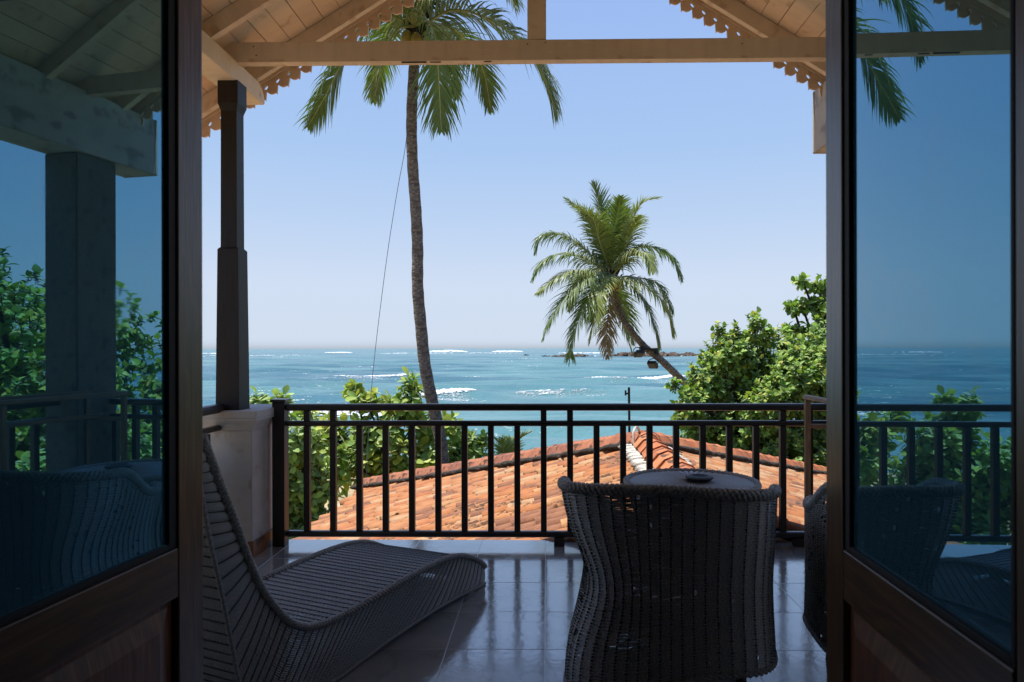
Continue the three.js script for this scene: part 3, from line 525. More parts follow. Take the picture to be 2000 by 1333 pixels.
// ---------------------------------------------------------------- the lower house with its clay tile roof
{
  const RX = 1.1, RY = .31, EX = 4.4, PY = 1.41, ZN = -5.12, ZA = -7.85, ZC = -12.4, ZR = -13.6;   // ridge x / y, half width, drop to the eave, near end, hip apex, far corners
  const hs = thing('tiled_house', 'low neighbouring house under a weathered orange clay tile roof', 'house', [RX, 0, 0]);
  const r = rng(61), slope = Math.hypot(EX, PY), pa = Math.atan2(PY, EX);
  mesh('wall', merge([bx(EX * 2 - 1, 2.9, .2, 0, -2.65, ZC + .7, 0), bx(.2, 2.9, 8.2, -EX + .55, -2.65, (ZC + ZN) / 2, 0), bx(.2, 2.9, 8.2, EX - .55, -2.65, (ZC + ZN) / 2, 0)]), M.wallOchre, hs);
  // barrel tile: a half pipe that tapers towards the upper end
  const half = (rad0, rad1, L, arcA, th, seg = 7) => {
    const pos = [], nor = [], uv = [], idx = []; const n = seg + 1;
    const add = (R0, R1, sgn) => { const b = pos.length / 3; for (const [x, q] of [[0, R0], [L, R1]]) for (let k = 0; k <= seg; k++) { const a = lerp(-arcA, arcA, k / seg), s = Math.sin(a), c = Math.cos(a); pos.push(x, q * c, q * s); nor.push(0, c * sgn, s * sgn); uv.push(x, q * a); } for (let k = 0; k < seg; k++) { const p = b + k, w = p + n; sgn > 0 ? idx.push(p, p + 1, w, w, p + 1, w + 1) : idx.push(p, w, p + 1, p + 1, w, w + 1); } return b; };
    const o = add(rad0, rad1, 1), i = add(rad0 - th, rad1 - th, -1);
    const e = pos.length / 3; for (let k = 0; k <= seg; k++) { const a = lerp(-arcA, arcA, k / seg); for (const q of [rad0, rad0 - th]) { pos.push(0, q * Math.cos(a), q * Math.sin(a)); nor.push(-1, 0, 0); uv.push(0, q * a); } }
    for (let k = 0; k < seg; k++) { const p = e + k * 2; idx.push(p, p + 1, p + 2, p + 2, p + 1, p + 3); }
    const g = new THREE.BufferGeometry(); g.setAttribute('position', new THREE.Float32BufferAttribute(pos, 3)); g.setAttribute('normal', new THREE.Float32BufferAttribute(nor, 3)); g.setAttribute('uv', new THREE.Float32BufferAttribute(uv, 2)); g.setIndex(idx); return g;
  };
  // local tile axes: +x up the slope, y out of the roof, z along the eave
  const cover = [0, 1, 2].map((k) => half(.077 - .003 * k, .063 + .003 * k, .36 - .02 * k, 1.5, .013)), pan = half(.075, .083, .36, 1.15, .011, 5);
  const rf = new THREE.Group(); rf.name = 'roof'; hs.add(rf);
  const spots = [], expo = .262, pitchZ = .18;
  for (const s of [-1, 1]) {
    const zc = s < 0 ? ZC : ZR;
    for (let z = ZN + .05, row = 0; z > zc; z -= pitchZ, row++) {
      const off = r() * expo, rowJ = (r() - .5) * .03;
      for (let d = -.04 - off; d < slope + .1; d += expo) {    // d measured down from the ridge along the slope: position of the tile's lower end
        const low = d + .30; if (low < .14) continue; if (low > slope + .06) continue;
        const xl = low * Math.cos(pa), hipZ = ZA - (ZA - zc) * (xl / EX);
        if (z < hipZ - .02) continue;
        const fall = r() < .012;
        spots.push({ s, x: s * xl, y: RY - PY * (xl / EX) - .03 + (r() - .5) * .02 + (fall ? .03 : 0), z: z + rowJ + (r() - .5) * .022, yaw: (r() - .5) * .07 + (fall ? (r() - .5) * .5 : 0), lift: .035 + (r() - .5) * .03 + (fall ? .12 : 0), roll: (r() - .5) * .12 });
      }
    }
  }
  const q = new THREE.Quaternion(), mtx = new THREE.Matrix4(), E0 = new THREE.Euler();
  const place = (t, dy = 0, flipRoll = 0) => { // x axis up the slope (towards the ridge)
    const X = V(-t.s * Math.cos(pa), Math.sin(pa), 0), Y = V(t.s * Math.sin(pa), Math.cos(pa), 0), Z = V().crossVectors(X, Y);
    const b = new THREE.Matrix4().makeBasis(X, Y, Z), l = new THREE.Matrix4().makeRotationFromEuler(E0.set(t.roll + flipRoll, t.yaw, -t.lift));
    const m = b.multiply(l); m.setPosition(t.x + Y.x * dy, t.y + Y.y * dy, t.z); return m;
  };
  const eye = V(-RX, 1.4, 0), tone = (t) => { const n = vnoise(t.x * .9 + 40, t.z * .9), h = r(); let k = h < .2 ? 0 : h < .4 ? 1 : h < .52 ? 2 : h < .66 ? 3 : h < .72 ? 4 : h < .88 ? 5 : 6; if (n > .66 && r() < .5) k = 4; if (t.s > 0 && t.z < -7.5 && r() < .4) k = 6; return k; };
  const seen = (t) => t.z < -5.4 && !(t.s > 0 && t.x < .3 && t.z > -8);
  const order = spots.map((t) => [seen(t) ? eye.distanceTo(V(t.x, t.y, t.z)) : 99, t]).sort((a, b) => a[0] - b[0]).map((a) => a[1]);
  order.slice(0, 296).forEach((t) => { const m = mesh('roof_tile', cover[Math.floor(r() * 3)], M.clay[tone(t)], rf); m.matrixAutoUpdate = true; place(t).decompose(m.position, m.quaternion, m.scale); });
  const rest = order.slice(296), inst = new THREE.InstancedMesh(cover[1], M.clayTint, rest.length); inst.name = 'roof_tiles_beyond'; inst.userData.kind = 'stuff'; inst.castShadow = inst.receiveShadow = true;
  rest.forEach((t, i) => { inst.setMatrixAt(i, place(t)); inst.setColorAt(i, M.clay[tone(t)].color); }); rf.add(inst);
  const pans = new THREE.InstancedMesh(pan, M.clayTint, spots.length); pans.name = 'pan_tiles'; pans.userData.kind = 'stuff'; pans.castShadow = pans.receiveShadow = true;
  spots.forEach((t, i) => { const p = { ...t, z: t.z - pitchZ / 2, roll: 0, yaw: t.yaw * .4, lift: .03 }; const m = place(p, .046, Math.PI); pans.setMatrixAt(i, m); pans.setColorAt(i, M.clay[tone(t)].color); }); rf.add(pans);
  // boards below, so that nothing shows through the joints
  { const P = [], y = (x) => RY - PY * Math.abs(x) / EX - .115; const tri = (a, b, c) => P.push(a[0], y(a[0]), a[1], b[0], y(b[0]), b[1], c[0], y(c[0]), c[1]);
    for (const s of [-1, 1]) { tri([0, ZN], [s * EX, ZN], [s * EX, s < 0 ? ZC : ZR]); tri([0, ZN], [s * EX, s < 0 ? ZC : ZR], [0, ZA]); }
    const yA = RY - .115, yE = RY - PY - .115; P.push(0, yA, ZA, -EX, yE, ZC, EX, yE, ZR);
    const g = new THREE.BufferGeometry(); g.setAttribute('position', new THREE.Float32BufferAttribute(P, 3)); g.computeVertexNormals(); boxUV(g, 'x'); mesh('underlay', g, M.darkWood, rf); }
  // ridge and hip caps: angular, with a raised lip at the lower end
  const capGeo = (() => {
    const prof = (w, h, x) => [[x, -h * .95, -w], [x, -h * .18, -w * .52], [x, 0, -w * .2], [x, .012, 0], [x, 0, w * .2], [x, -h * .18, w * .52], [x, -h * .95, w]];
    const rings = [prof(.168, .115, 0), prof(.166, .114, .05), prof(.163, .112, .054), prof(.142, .10, .46)].map((p, i) => p.map((a) => [a[0], a[1] + (i < 2 ? .006 : .002), a[2]])), P = [];
    const inner = rings.map((p) => p.map((a) => [a[0], a[1] - .016, a[2] * .93]));
    const quad = (a, b, c, d) => P.push(...a, ...b, ...c, ...c, ...b, ...d);
    for (let i = 0; i < 3; i++) for (let k = 0; k < 6; k++) quad(rings[i][k], rings[i][k + 1], rings[i + 1][k], rings[i + 1][k + 1]);
    for (let k = 0; k < 6; k++) { quad(inner[0][k], inner[0][k + 1], rings[0][k], rings[0][k + 1]); quad(inner[3][k], rings[3][k], inner[3][k + 1], rings[3][k + 1]); }
    const g = new THREE.BufferGeometry(); g.setAttribute('position', new THREE.Float32BufferAttribute(P, 3)); g.computeVertexNormals(); return boxUV(g, 'x');
  })();
  const run = (a, b, n, mats, name) => { const d = V().subVectors(b, a).normalize(), L = a.distanceTo(b), Z = V().crossVectors(d, V(0, 1, 0)).normalize(), Y = V().crossVectors(Z, d);
    for (let i = 0; i < n; i++) { const m = mesh(name, capGeo, mats[Math.floor(r() * 3)], rf); m.quaternion.setFromRotationMatrix(new THREE.Matrix4().makeBasis(d, Y, Z)); m.rotateZ(-.03 + (r() - .5) * .02); m.rotateX((r() - .5) * .06); m.rotateY((r() - .5) * .03); m.position.copy(a).addScaledVector(d, L * i / n).addScaledVector(Y, .15); } };
  const ap = V(0, RY, ZA), cl = V(-EX, RY - PY, ZC), cr = V(EX, RY - PY, ZR);
  run(V(0, RY, -4.975), ap, 9, M.cap, 'ridge_tile'); run(cl, ap, 18, M.capOld, 'hip_tile'); run(cr, ap, 18, M.cap, 'hip_tile');
  // mortar bedding: uneven strips beside the caps
  const bed = (a, b, m, w, name, lift, side) => { const d = V().subVectors(b, a), n = Math.round(d.length() / .055), g = [], Z = V().crossVectors(d.clone().normalize(), V(0, 1, 0)).normalize(); for (let i = 0; i < n; i++) { const k = new THREE.IcosahedronGeometry(.045 + .03 * r(), 1); k.scale(2.1, .62, w); const p = a.clone().addScaledVector(d, (i + r() * .6) / n).addScaledVector(Z, side * (.135 + .04 * r())); k.translate(p.x, p.y + lift + .012 * r(), p.z); boxUV(k, 'x'); g.push(k); } mesh(name, merge(g), m, rf); };
  bed(V(0, RY, ZN + .1), ap, M.mortarWhite, .7, 'mortar_bed', -.025, 1); bed(V(0, RY, ZN + .1), ap, M.mortarWhite, .7, 'mortar_bed', -.025, -1);
  bed(cl, ap, M.mortarGrey, .9, 'mortar_bed', .0, -1); bed(cl, ap, M.mortarGrey, .9, 'mortar_bed', .0, 1); bed(cr, ap, M.mortarGrey, .9, 'mortar_bed', .0, 1); bed(cr, ap, M.mortarGrey, .9, 'mortar_bed', .0, -1);
  mesh('conduit', tube(curve([[-.14, RY + .02, ZA + .35], [-.15, RY + .17, ZA + .33], [-.10, RY + .22, ZA + .2], [-.06, RY + .17, ZA + .1], [-.04, RY + .08, ZA - .2]], 16), .014, 8), M.mortarWhite, hs);
  // the tiled lean-to beside the balcony: its sunlit tiles light the boards of the ceiling from below
  const lt = thing('lean_to_roof', 'sunlit clay tile lean-to roof beside the left end of the balcony', 'roof', [-2.95, -.35, 0]), la = .3, lspots = [];
  for (let z = -4.3; z < 5; z += .21) for (let d = .2; d < 5; d += .31) lspots.push({ s: -1, x: -(d + .02 * r()) * Math.cos(la), y: -d * Math.sin(la) + .06, z: z + (r() - .5) * .02, yaw: (r() - .5) * .06, lift: .04, roll: 0 });
  const lc = new THREE.InstancedMesh(cover[0], M.clayTint, lspots.length); lc.name = 'roof_tiles'; lc.userData.kind = 'stuff'; lspots.forEach((t, i) => { const X = V(Math.cos(la), Math.sin(la), 0), Y = V(-Math.sin(la), Math.cos(la), 0), m = new THREE.Matrix4().makeBasis(X, Y, V().crossVectors(X, Y)).multiply(new THREE.Matrix4().makeRotationFromEuler(E0.set(0, t.yaw, -t.lift))); m.setPosition(t.x, t.y, t.z); lc.setMatrixAt(i, m); lc.setColorAt(i, M.clay[[0, 1, 2, 5, 0, 3][Math.floor(r() * 6)]].color); }); lt.add(lc);
  { const g = bx(4.9, .05, 9.4, -2.4, 0, .3, 0); g.rotateZ(la); const u = mesh('underlay', g, M.clay[0], lt); u.position.y = -.03; }
  mesh('wall', bx(.15, 3.2, 9, -4.3, -3.0, .3, 0), M.wallOchre, lt);
  // the thin black pole that rises behind the roof
  const px = V(1.79, -4, -14.6), po = thing('thin_pole', 'thin black pole with small bracket rising behind the tiled roof', 'pole', [px.x, px.y, px.z]);
  mesh('shaft', tube([V(.0, 0, 0), V(-.04, 4.57, 0)], .026, 8), M.black, po);
  mesh('bracket', merge([bx(.09, .035, .04, -.08, 4.44, .02, .004), bx(.035, .11, .04, -.115, 4.455, .03, .004)]), M.black, po);
}
// ---------------------------------------------------------------- palms
M.frond = [leafMat([.115, .195, .021], .42, .6), leafMat([.19, .25, .03], .44, .55), leafMat([.085, .15, .023], .40, .65), leafMat([.25, .19, .10], .25, .15)];
M.rachis = std({ color: lin(.30, .30, .10), roughness: .6 });
function frond(ctrl, o) {
  const r = rng(o.seed), c = new THREE.CatmullRomCurve3(ctrl.map((a) => V(...a)), false, 'centripetal'), L = c.getLength(), N = Math.max(30, Math.round(L / .031)), pos = [], uv = [], idx = [];
  const T = V(), S = V(), P = V(), D = V(), W = V(), U = V(), Q = V(), roll = o.roll ?? 0, ax = V();
  for (let i = 3; i <= N; i++) {
    const t = .07 + .93 * i / N; c.getPointAt(Math.min(1, t), P); c.getTangentAt(Math.min(1, t), T);
    S.crossVectors(T, V(0, 1, 0)); if (S.lengthSq() < .02) S.set(1, 0, 0).addScaledVector(T, -T.x); S.normalize(); S.applyAxisAngle(T, roll); U.crossVectors(S, T).normalize();
    for (const s of [-1, 1]) {
      if (r() < (o.gap ?? .05)) continue;
      const len = (o.lenk ?? 1) * (o.leaf ?? .75) * Math.pow(Math.sin(Math.PI * clamp(.12 + .86 * t, 0, 1)), .6) * (.78 + .35 * r()) * (t > .93 ? .75 : 1), fw = .55 + 1.1 * t * t;
      D.copy(S).multiplyScalar(s).addScaledVector(T, fw + (r() - .5) * .35).addScaledVector(U, .32 + (r() - .5) * .35).normalize();
      const n = 5, w0 = .021 * (.75 + .5 * r()) * (o.wide ?? 1), b0 = pos.length / 3, droop = (o.droop ?? .32) * (.4 + 1.2 * r()), tw = (r() - .5) * .9; Q.copy(P);
      for (let k = 0; k <= n; k++) {
        const f = k / n, w = w0 * (f < .15 ? .55 + 3 * f : Math.pow(1 - (f - .15) / .85, .75)) + .0012;
        W.copy(T).addScaledVector(D, -T.dot(D)).addScaledVector(U, tw * .5).addScaledVector(D, -U.dot(D) * tw * .5).normalize();
        pos.push(Q.x + W.x * w, Q.y + W.y * w, Q.z + W.z * w, Q.x - W.x * w, Q.y - W.y * w, Q.z - W.z * w); uv.push(0, f, 1, f);
        D.y -= droop * (.35 + f); D.normalize(); Q.addScaledVector(D, len / n);
      }
      for (let k = 0; k < n; k++) { const a = b0 + k * 2; idx.push(a, a + 1, a + 2, a + 2, a + 1, a + 3); }
    }
  }
  const g = new THREE.BufferGeometry(); g.setAttribute('position', new THREE.Float32BufferAttribute(pos, 3)); g.setAttribute('uv', new THREE.Float32BufferAttribute(uv, 2)); g.setIndex(idx); g.computeVertexNormals();
  return [g, tube(c.getPoints(22), (t) => lerp(.03, .006, t) * (o.thick ?? 1), 6)];
}
function palm(label, base, trunkPts, rTop, rBot, bark, crown, fronds, sc, o = {}) {
  const t = thing('coconut_palm', label, 'palm tree', base); const loc = (p) => [p[0] - base[0], p[1] - base[1], p[2] - base[2]];
  const pts = curve(trunkPts.map(loc), 90), r = rng(71);
  mesh('trunk', tube(pts, (k, i) => lerp(rBot, rTop, Math.pow(k, .6)) * (1 + .035 * Math.sin(i * 1.9) + .02 * (r() - .5)) + (k < .06 ? (.06 - k) * 2.2 * rBot : 0), 16), bark, t);
  const C = loc(crown);
  fronds.forEach((f, i) => {
    const [m, pl, opt = {}] = f, ctrl = pl.map((p) => [C[0] + p[0] / sc, C[1] - p[1] / sc, C[2] + (p[2] ?? 0)]);
    const [g, ra] = frond(ctrl, { seed: 500 + i * 7 + Math.round(base[0] * 10), ...o, ...opt });
    const fr = mesh('frond', g, M.frond[m], t); mesh('rachis', ra, m === 3 ? M.bark : M.rachis, fr);
  });
  // fibrous crown shaft and old leaf bases
  const fb = []; for (let k = 0; k < 14; k++) { const a = k * 2.4, h = -.25 + k * .035; fb.push(tube([V(C[0] + Math.cos(a) * .1, C[1] + h - .12, C[2] + Math.sin(a) * .1), V(C[0] + Math.cos(a) * .19, C[1] + h + .14, C[2] + Math.sin(a) * .19), V(C[0] + Math.cos(a) * .34, C[1] + h + .34, C[2] + Math.sin(a) * .34)], (q) => .055 * (1 - .6 * q), 7)); }
  mesh('leaf_base', merge(fb), M.bark, t);
  for (let k = 0; k < 6; k++) { const a = k * 1.05 + .4, g = new THREE.SphereGeometry(.115, 12, 9); g.scale(1, 1.25, 1); const m = mesh('coconut', g, M.cocoFruit, t); m.position.set(C[0] + Math.cos(a) * .24, C[1] - .2 - .09 * (k % 2), C[2] + Math.sin(a) * .24); m.rotation.set(.3 * Math.sin(a), 0, .3 * Math.cos(a)); }
  return t;
}
// left palm: frond outlines in hundredths of a crown (dx, dy down, dz towards the house), about 94 to the metre
palm('tall coconut palm with dark straight trunk whose crown reaches behind the tie beam', [-2.2, -4, -14.3],
  [[-1.7, -4, -14.3], [-1.95, -2.6, -14.3], [-2.13, -1.08, -14.3], [-2.21, -.39, -14.3], [-2.35, .24, -14.3], [-2.51, 1.04, -14.3], [-2.59, 1.83, -14.3], [-2.66, 2.68, -14.3], [-2.66, 3.53, -14.3], [-2.7, 4.38, -14.3], [-2.76, 5.23, -14.3], [-2.78, 6.08, -14.3], [-2.75, 6.83, -14.3], [-2.71, 7.46, -14.3], [-2.67, 7.94, -14.3]],
  .108, .145, M.palmBark, [-2.66, 8.0, -14.3], [
    [0, [[0, 0, 0], [-55, -22, .2], [-105, 25, .5], [-130, 80, .6], [-162, 145, .6], [-198, 200, .5]], { leaf: .95, roll: .2 }],
    [1, [[0, 0, .2], [-25, 22, .6], [-40, 62, .8], [-50, 107, .9], [-63, 160, .9]], { leaf: .7, roll: .5 }],
    [0, [[0, 0, .2], [32, 12, .7], [48, 48, .9], [55, 102, 1.0], [60, 222, .9]], { leaf: .85, roll: -.3 }],
    [2, [[0, 0, 0], [70, -30, .2], [155, 0, .3], [230, 70, .3], [272, 165, .2]], { leaf: 1.3, roll: .1 }],
    [1, [[0, 0, .2], [50, -48, .8], [120, -52, 1.3], [172, -18, 1.5], [198, 22, 1.5]], { leaf: .85, roll: .3 }],
    [1, [[0, 0, .2], [-45, -38, .8], [-82, -36, 1.3], [-112, -4, 1.5], [-126, 30, 1.5]], { leaf: .7, roll: -.2 }],
    [1, [[0, 0, .2], [-18, -48, 1.0], [-42, -50, 1.7], [-62, 8, 2.2]], { leaf: .7, roll: -.5 }],
    [2, [[0, 0, 0], [-60, -80, 0], [-150, -100, .2], [-215, -20, .3], [-245, 90, .3]], { leaf: .95 }],
    [0, [[0, 0, 0], [70, -130, .2], [145, -130, .5], [195, -40, .6]], { leaf: .9 }],
    [2, [[0, 0, 0], [-50, -150, -.3], [-130, -220, -.6], [-220, -200, -.9]], {}], [0, [[0, 0, 0], [10, -150, .3], [30, -260, .8], [70, -320, 1.4]], {}],
    [1, [[0, 0, 0], [60, -140, -.4], [140, -210, -1], [230, -190, -1.5]], {}], [2, [[0, 0, 0], [20, -60, -1], [30, -60, -2.2], [40, 30, -3]], {}], [0, [[0, 0, 0], [-60, -60, -.8], [-110, -30, -1.8], [-140, 60, -2.3]], {}],
    [2, [[0, 0, 0], [60, -40, -.8], [110, 0, -1.7], [130, 90, -2.1]], {}], [1, [[0, 0, 0], [-20, -150, .5], [-60, -200, 1.4], [-110, -150, 2.2]], {}],
    [1, [[0, 0, .2], [22, -30, 1.0], [50, -8, 1.7], [66, 30, 2.0]], { leaf: .8, roll: .6 }],
    [3, [[0, 0, 0], [10, 20, .2], [42, 22, .4], [62, 28, .5]], { leaf: .25, gap: .4 }],
  ], 94.4, { droop: .34, lenk: 1.18 });
palm('leaning coconut palm with pale ringed trunk and lamps above the sea', [6.9, -4, -22],
  [[6.9, -4, -22], [6.4, -1.9, -22], [5.41, -.55, -22], [4.36, .34, -22], [3.64, 1.03, -22], [3.18, 1.4, -22], [2.75, 1.89, -22], [2.42, 2.38, -22], [2.23, 2.87, -22], [2.13, 3.36, -22], [2.1, 3.62, -22]],
  .085, .15, M.palmBark, [2.1, 3.66, -22], [
    [2, [[0, 0, 0], [-12, -75, 0], [-24, -136, .1], [-38, -182, .2]], { leaf: .78, droop: .12 }],
    [0, [[0, 0, 0], [-4, -60, .4], [6, -110, .8], [10, -140, 1.2]], { leaf: .7, droop: .14 }],
    [0, [[0, 0, 0], [-28, -70, .2], [-58, -120, .4], [-92, -148, .5]], { leaf: .64, droop: .16 }],
    [1, [[0, 0, .1], [-26, -62, .6], [-42, -105, 1.0], [-78, -125, 1.2]], { leaf: .6, droop: .16 }],
    [2, [[0, 0, 0], [14, -62, -.2], [26, -110, -.5], [24, -150, -.7]], { leaf: .62, droop: .16 }],
    [1, [[0, 0, 0], [24, -72, .2], [40, -112, .3], [58, -140, .4], [92, -150, .4]], { leaf: .52, droop: .12, gap: .2 }],
    [0, [[0, 0, 0], [-20, -62, .4], [-44, -104, .7], [-66, -128, .8]], { leaf: .72, droop: .2 }],
    [1, [[0, 0, 0], [8, -60, .1], [16, -100, .3], [14, -130, .6]], { leaf: .62, droop: .18, gap: .15 }],
    [1, [[0, 0, 0], [20, -48, .5], [36, -84, .9], [44, -104, 1.3]], { leaf: .66, droop: .24 }],
    [2, [[0, 0, 0], [-50, -50, .1], [-95, -80, .2], [-132, -80, .3], [-150, -46, .3]], { leaf: .78, droop: .46 }],
    [0, [[0, 0, 0], [-48, -30, .4], [-92, -40, .7], [-132, -25, .9], [-155, 10, .9]], { leaf: .78, droop: .46 }],
    [1, [[0, 0, .1], [-42, -6, .6], [-84, -4, 1.0], [-118, 14, 1.2], [-146, 36, 1.3]], { leaf: .78, droop: .46 }],
    [0, [[0, 0, 0], [-40, 2, .8], [-80, 32, 1.3], [-112, 72, 1.5], [-135, 122, 1.5]], { leaf: .8, droop: .44 }],
    [0, [[0, 0, .1], [-26, 12, .7], [-52, 52, 1.2], [-76, 108, 1.4], [-86, 166, 1.4]], { leaf: .78, droop: .34 }],
    [1, [[0, 0, .2], [-14, 6, .9], [-32, 40, 1.4], [-40, 82, 1.6], [-50, 130, 1.6]], { leaf: .7, droop: .38 }],
    [3, [[0, 10, 0], [-6, 45, .2], [-10, 95, .2], [-10, 158, .2]], { leaf: .62, droop: .3, gap: .25 }],
    [2, [[0, 10, -.2], [16, 55, -.5], [28, 100, -.6], [44, 150, -.6]], { leaf: .5, droop: .3, gap: .2 }],
    [0, [[0, 0, 0], [38, -52, .2], [72, -56, .3], [108, -40, .4], [132, 8, .4]], { leaf: .76, droop: .46 }],
    [1, [[0, 0, .2], [30, -36, .9], [52, -34, 1.5], [64, 4, 1.9]], { leaf: .7, droop: .42 }],
    [2, [[0, 0, 0], [42, 2, .1], [82, 12, .2], [104, 42, .2], [116, 70, .2]], { leaf: .76, droop: .46 }],
    [2, [[0, 0, .1], [30, 16, .4], [58, 52, .6], [76, 100, .7], [84, 142, .7]], { leaf: .75, droop: .36 }],
    [1, [[0, 0, .2], [28, 10, .9], [64, 30, 1.3], [92, 70, 1.4], [104, 118, 1.4]], { leaf: .78, droop: .44 }],
    [0, [[0, 0, -.1], [20, 30, -.8], [40, 75, -1.2], [50, 130, -1.3]], { leaf: .7 }], [2, [[0, 0, -.1], [-30, -20, -.8], [-60, 0, -1.5], [-80, 60, -1.9]], {}],
  ], 61.4, { thick: .8, wide: 1.05, lenk: 1.12 });
// stay cable from the palm down to the shrubs
tag(mesh('stay_cable', tube(curve([[-2.82, 6.24, -14.2], [-2.89, 5.56, -14.2], [-3.05, 4.7, -14.2], [-3.24, 3.53, -14.2], [-3.4, 2.36, -14.2], [-3.53, 1.29, -14.2], [-3.62, .34, -14.2], [-3.72, -1.5, -14.2], [-3.8, -4, -14.2]], 60), .0062, 5), M.cable), 'thin cable running from the tall palm trunk down into the shrubs', 'cable');
// lamps on the leaning trunk
for (const [p, ry, rx, lab] of [[[2.93, 1.22, -21.78], .5, .9, 'upper black floodlight clamped to the leaning palm trunk'], [[3.36, .87, -21.8], -.6, .8, 'lower black floodlight hanging below the leaning palm trunk']]) {
  const t = thing('floodlight', lab, 'floodlight', p, ry, 'floodlights on the palm');
  const h = bx(.30, .26, .12, 0, 0, 0, .02); h.rotateX(rx); mesh('housing', h, M.black, t);
  const l = bx(.25, .21, .012, 0, 0, .061, .004); l.rotateX(rx); mesh('lens', l, M.lens, t);
  mesh('bracket', tube(curve([[-.16, 0, 0], [-.17, .12, -.05], [0, .2, -.1], [.17, .12, -.05], [.16, 0, 0]], 16), .014, 6), M.black, t);
}
tag(mesh('lamp_clamp', merge([bx(.62, .07, .09, 3.3, 1.36, -21.86, .02), bx(.1, .2, .34, 3.02, 1.34, -21.95, .02), bx(.1, .2, .34, 3.52, 1.3, -21.95, .02)]), M.black), 'black mounting bar strapped round the leaning palm trunk', 'bracket');

// ---------------------------------------------------------------- leafy trees and shrubs
const leafGeo = (prof, fold = .16, bend = .18) => {
  const n = 5, pos = [], uv = [], idx = [];
  for (let i = 0; i <= n; i++) { const t = i / n, w = prof(t), y = -bend * t * t; pos.push(t, y + fold * w, w, t, y, 0, t, y + fold * w, -w); uv.push(t, 1, t, .5, t, 0); }
  for (let i = 0; i < n; i++) for (const k of [0, 1]) { const a = i * 3 + k; idx.push(a, a + 1, a + 3, a + 3, a + 1, a + 4); }
  const g = new THREE.BufferGeometry(); g.setAttribute('position', new THREE.Float32BufferAttribute(pos, 3)); g.setAttribute('uv', new THREE.Float32BufferAttribute(uv, 2)); g.setIndex(idx); g.computeVertexNormals(); return g;
};
const LEAF = {
  obovate: [leafGeo((t) => .29 * Math.pow(Math.sin(Math.PI * Math.pow(t, 1.55) * .985), .75) + .012), leafGeo((t) => .27 * Math.pow(Math.sin(Math.PI * Math.pow(t, 1.4) * .985), .8) + .012, .3, .3)],
  heart: [leafGeo((t) => .46 * Math.pow(Math.sin(Math.PI * Math.pow(t * .96 + .04, .62)), .8) + .004, .22, .22), leafGeo((t) => .42 * Math.pow(Math.sin(Math.PI * Math.pow(t * .96 + .04, .66)), .8) + .004, .4, .3)],
};
const TONES = {
  bright: [[.125, .215, .022], [.17, .27, .028], [.085, .15, .018], [.21, .30, .035], [.14, .23, .04]],
  almond: [[.15, .24, .026], [.19, .27, .03], [.10, .18, .022], [.27, .31, .032], [.12, .21, .026], [.21, .28, .03]],
  tree: [[.115, .215, .016], [.08, .155, .013], [.15, .265, .02], [.055, .11, .012], [.20, .29, .024], [.27, .29, .03]],
  dark: [[.06, .13, .02], [.045, .10, .016], [.09, .165, .022], [.14, .20, .03], [.035, .08, .015]],
};
for (const k in TONES) TONES[k] = TONES[k].map((c) => c.map((x) => x * 1.55)).map((c) => ({ c: lin(...c), m: leafMat(c, .42, .32) }));
M.leafTint = leafMat([1, 1, 1], .42, .32);
const eyeP = V(0, 1.4, 0);
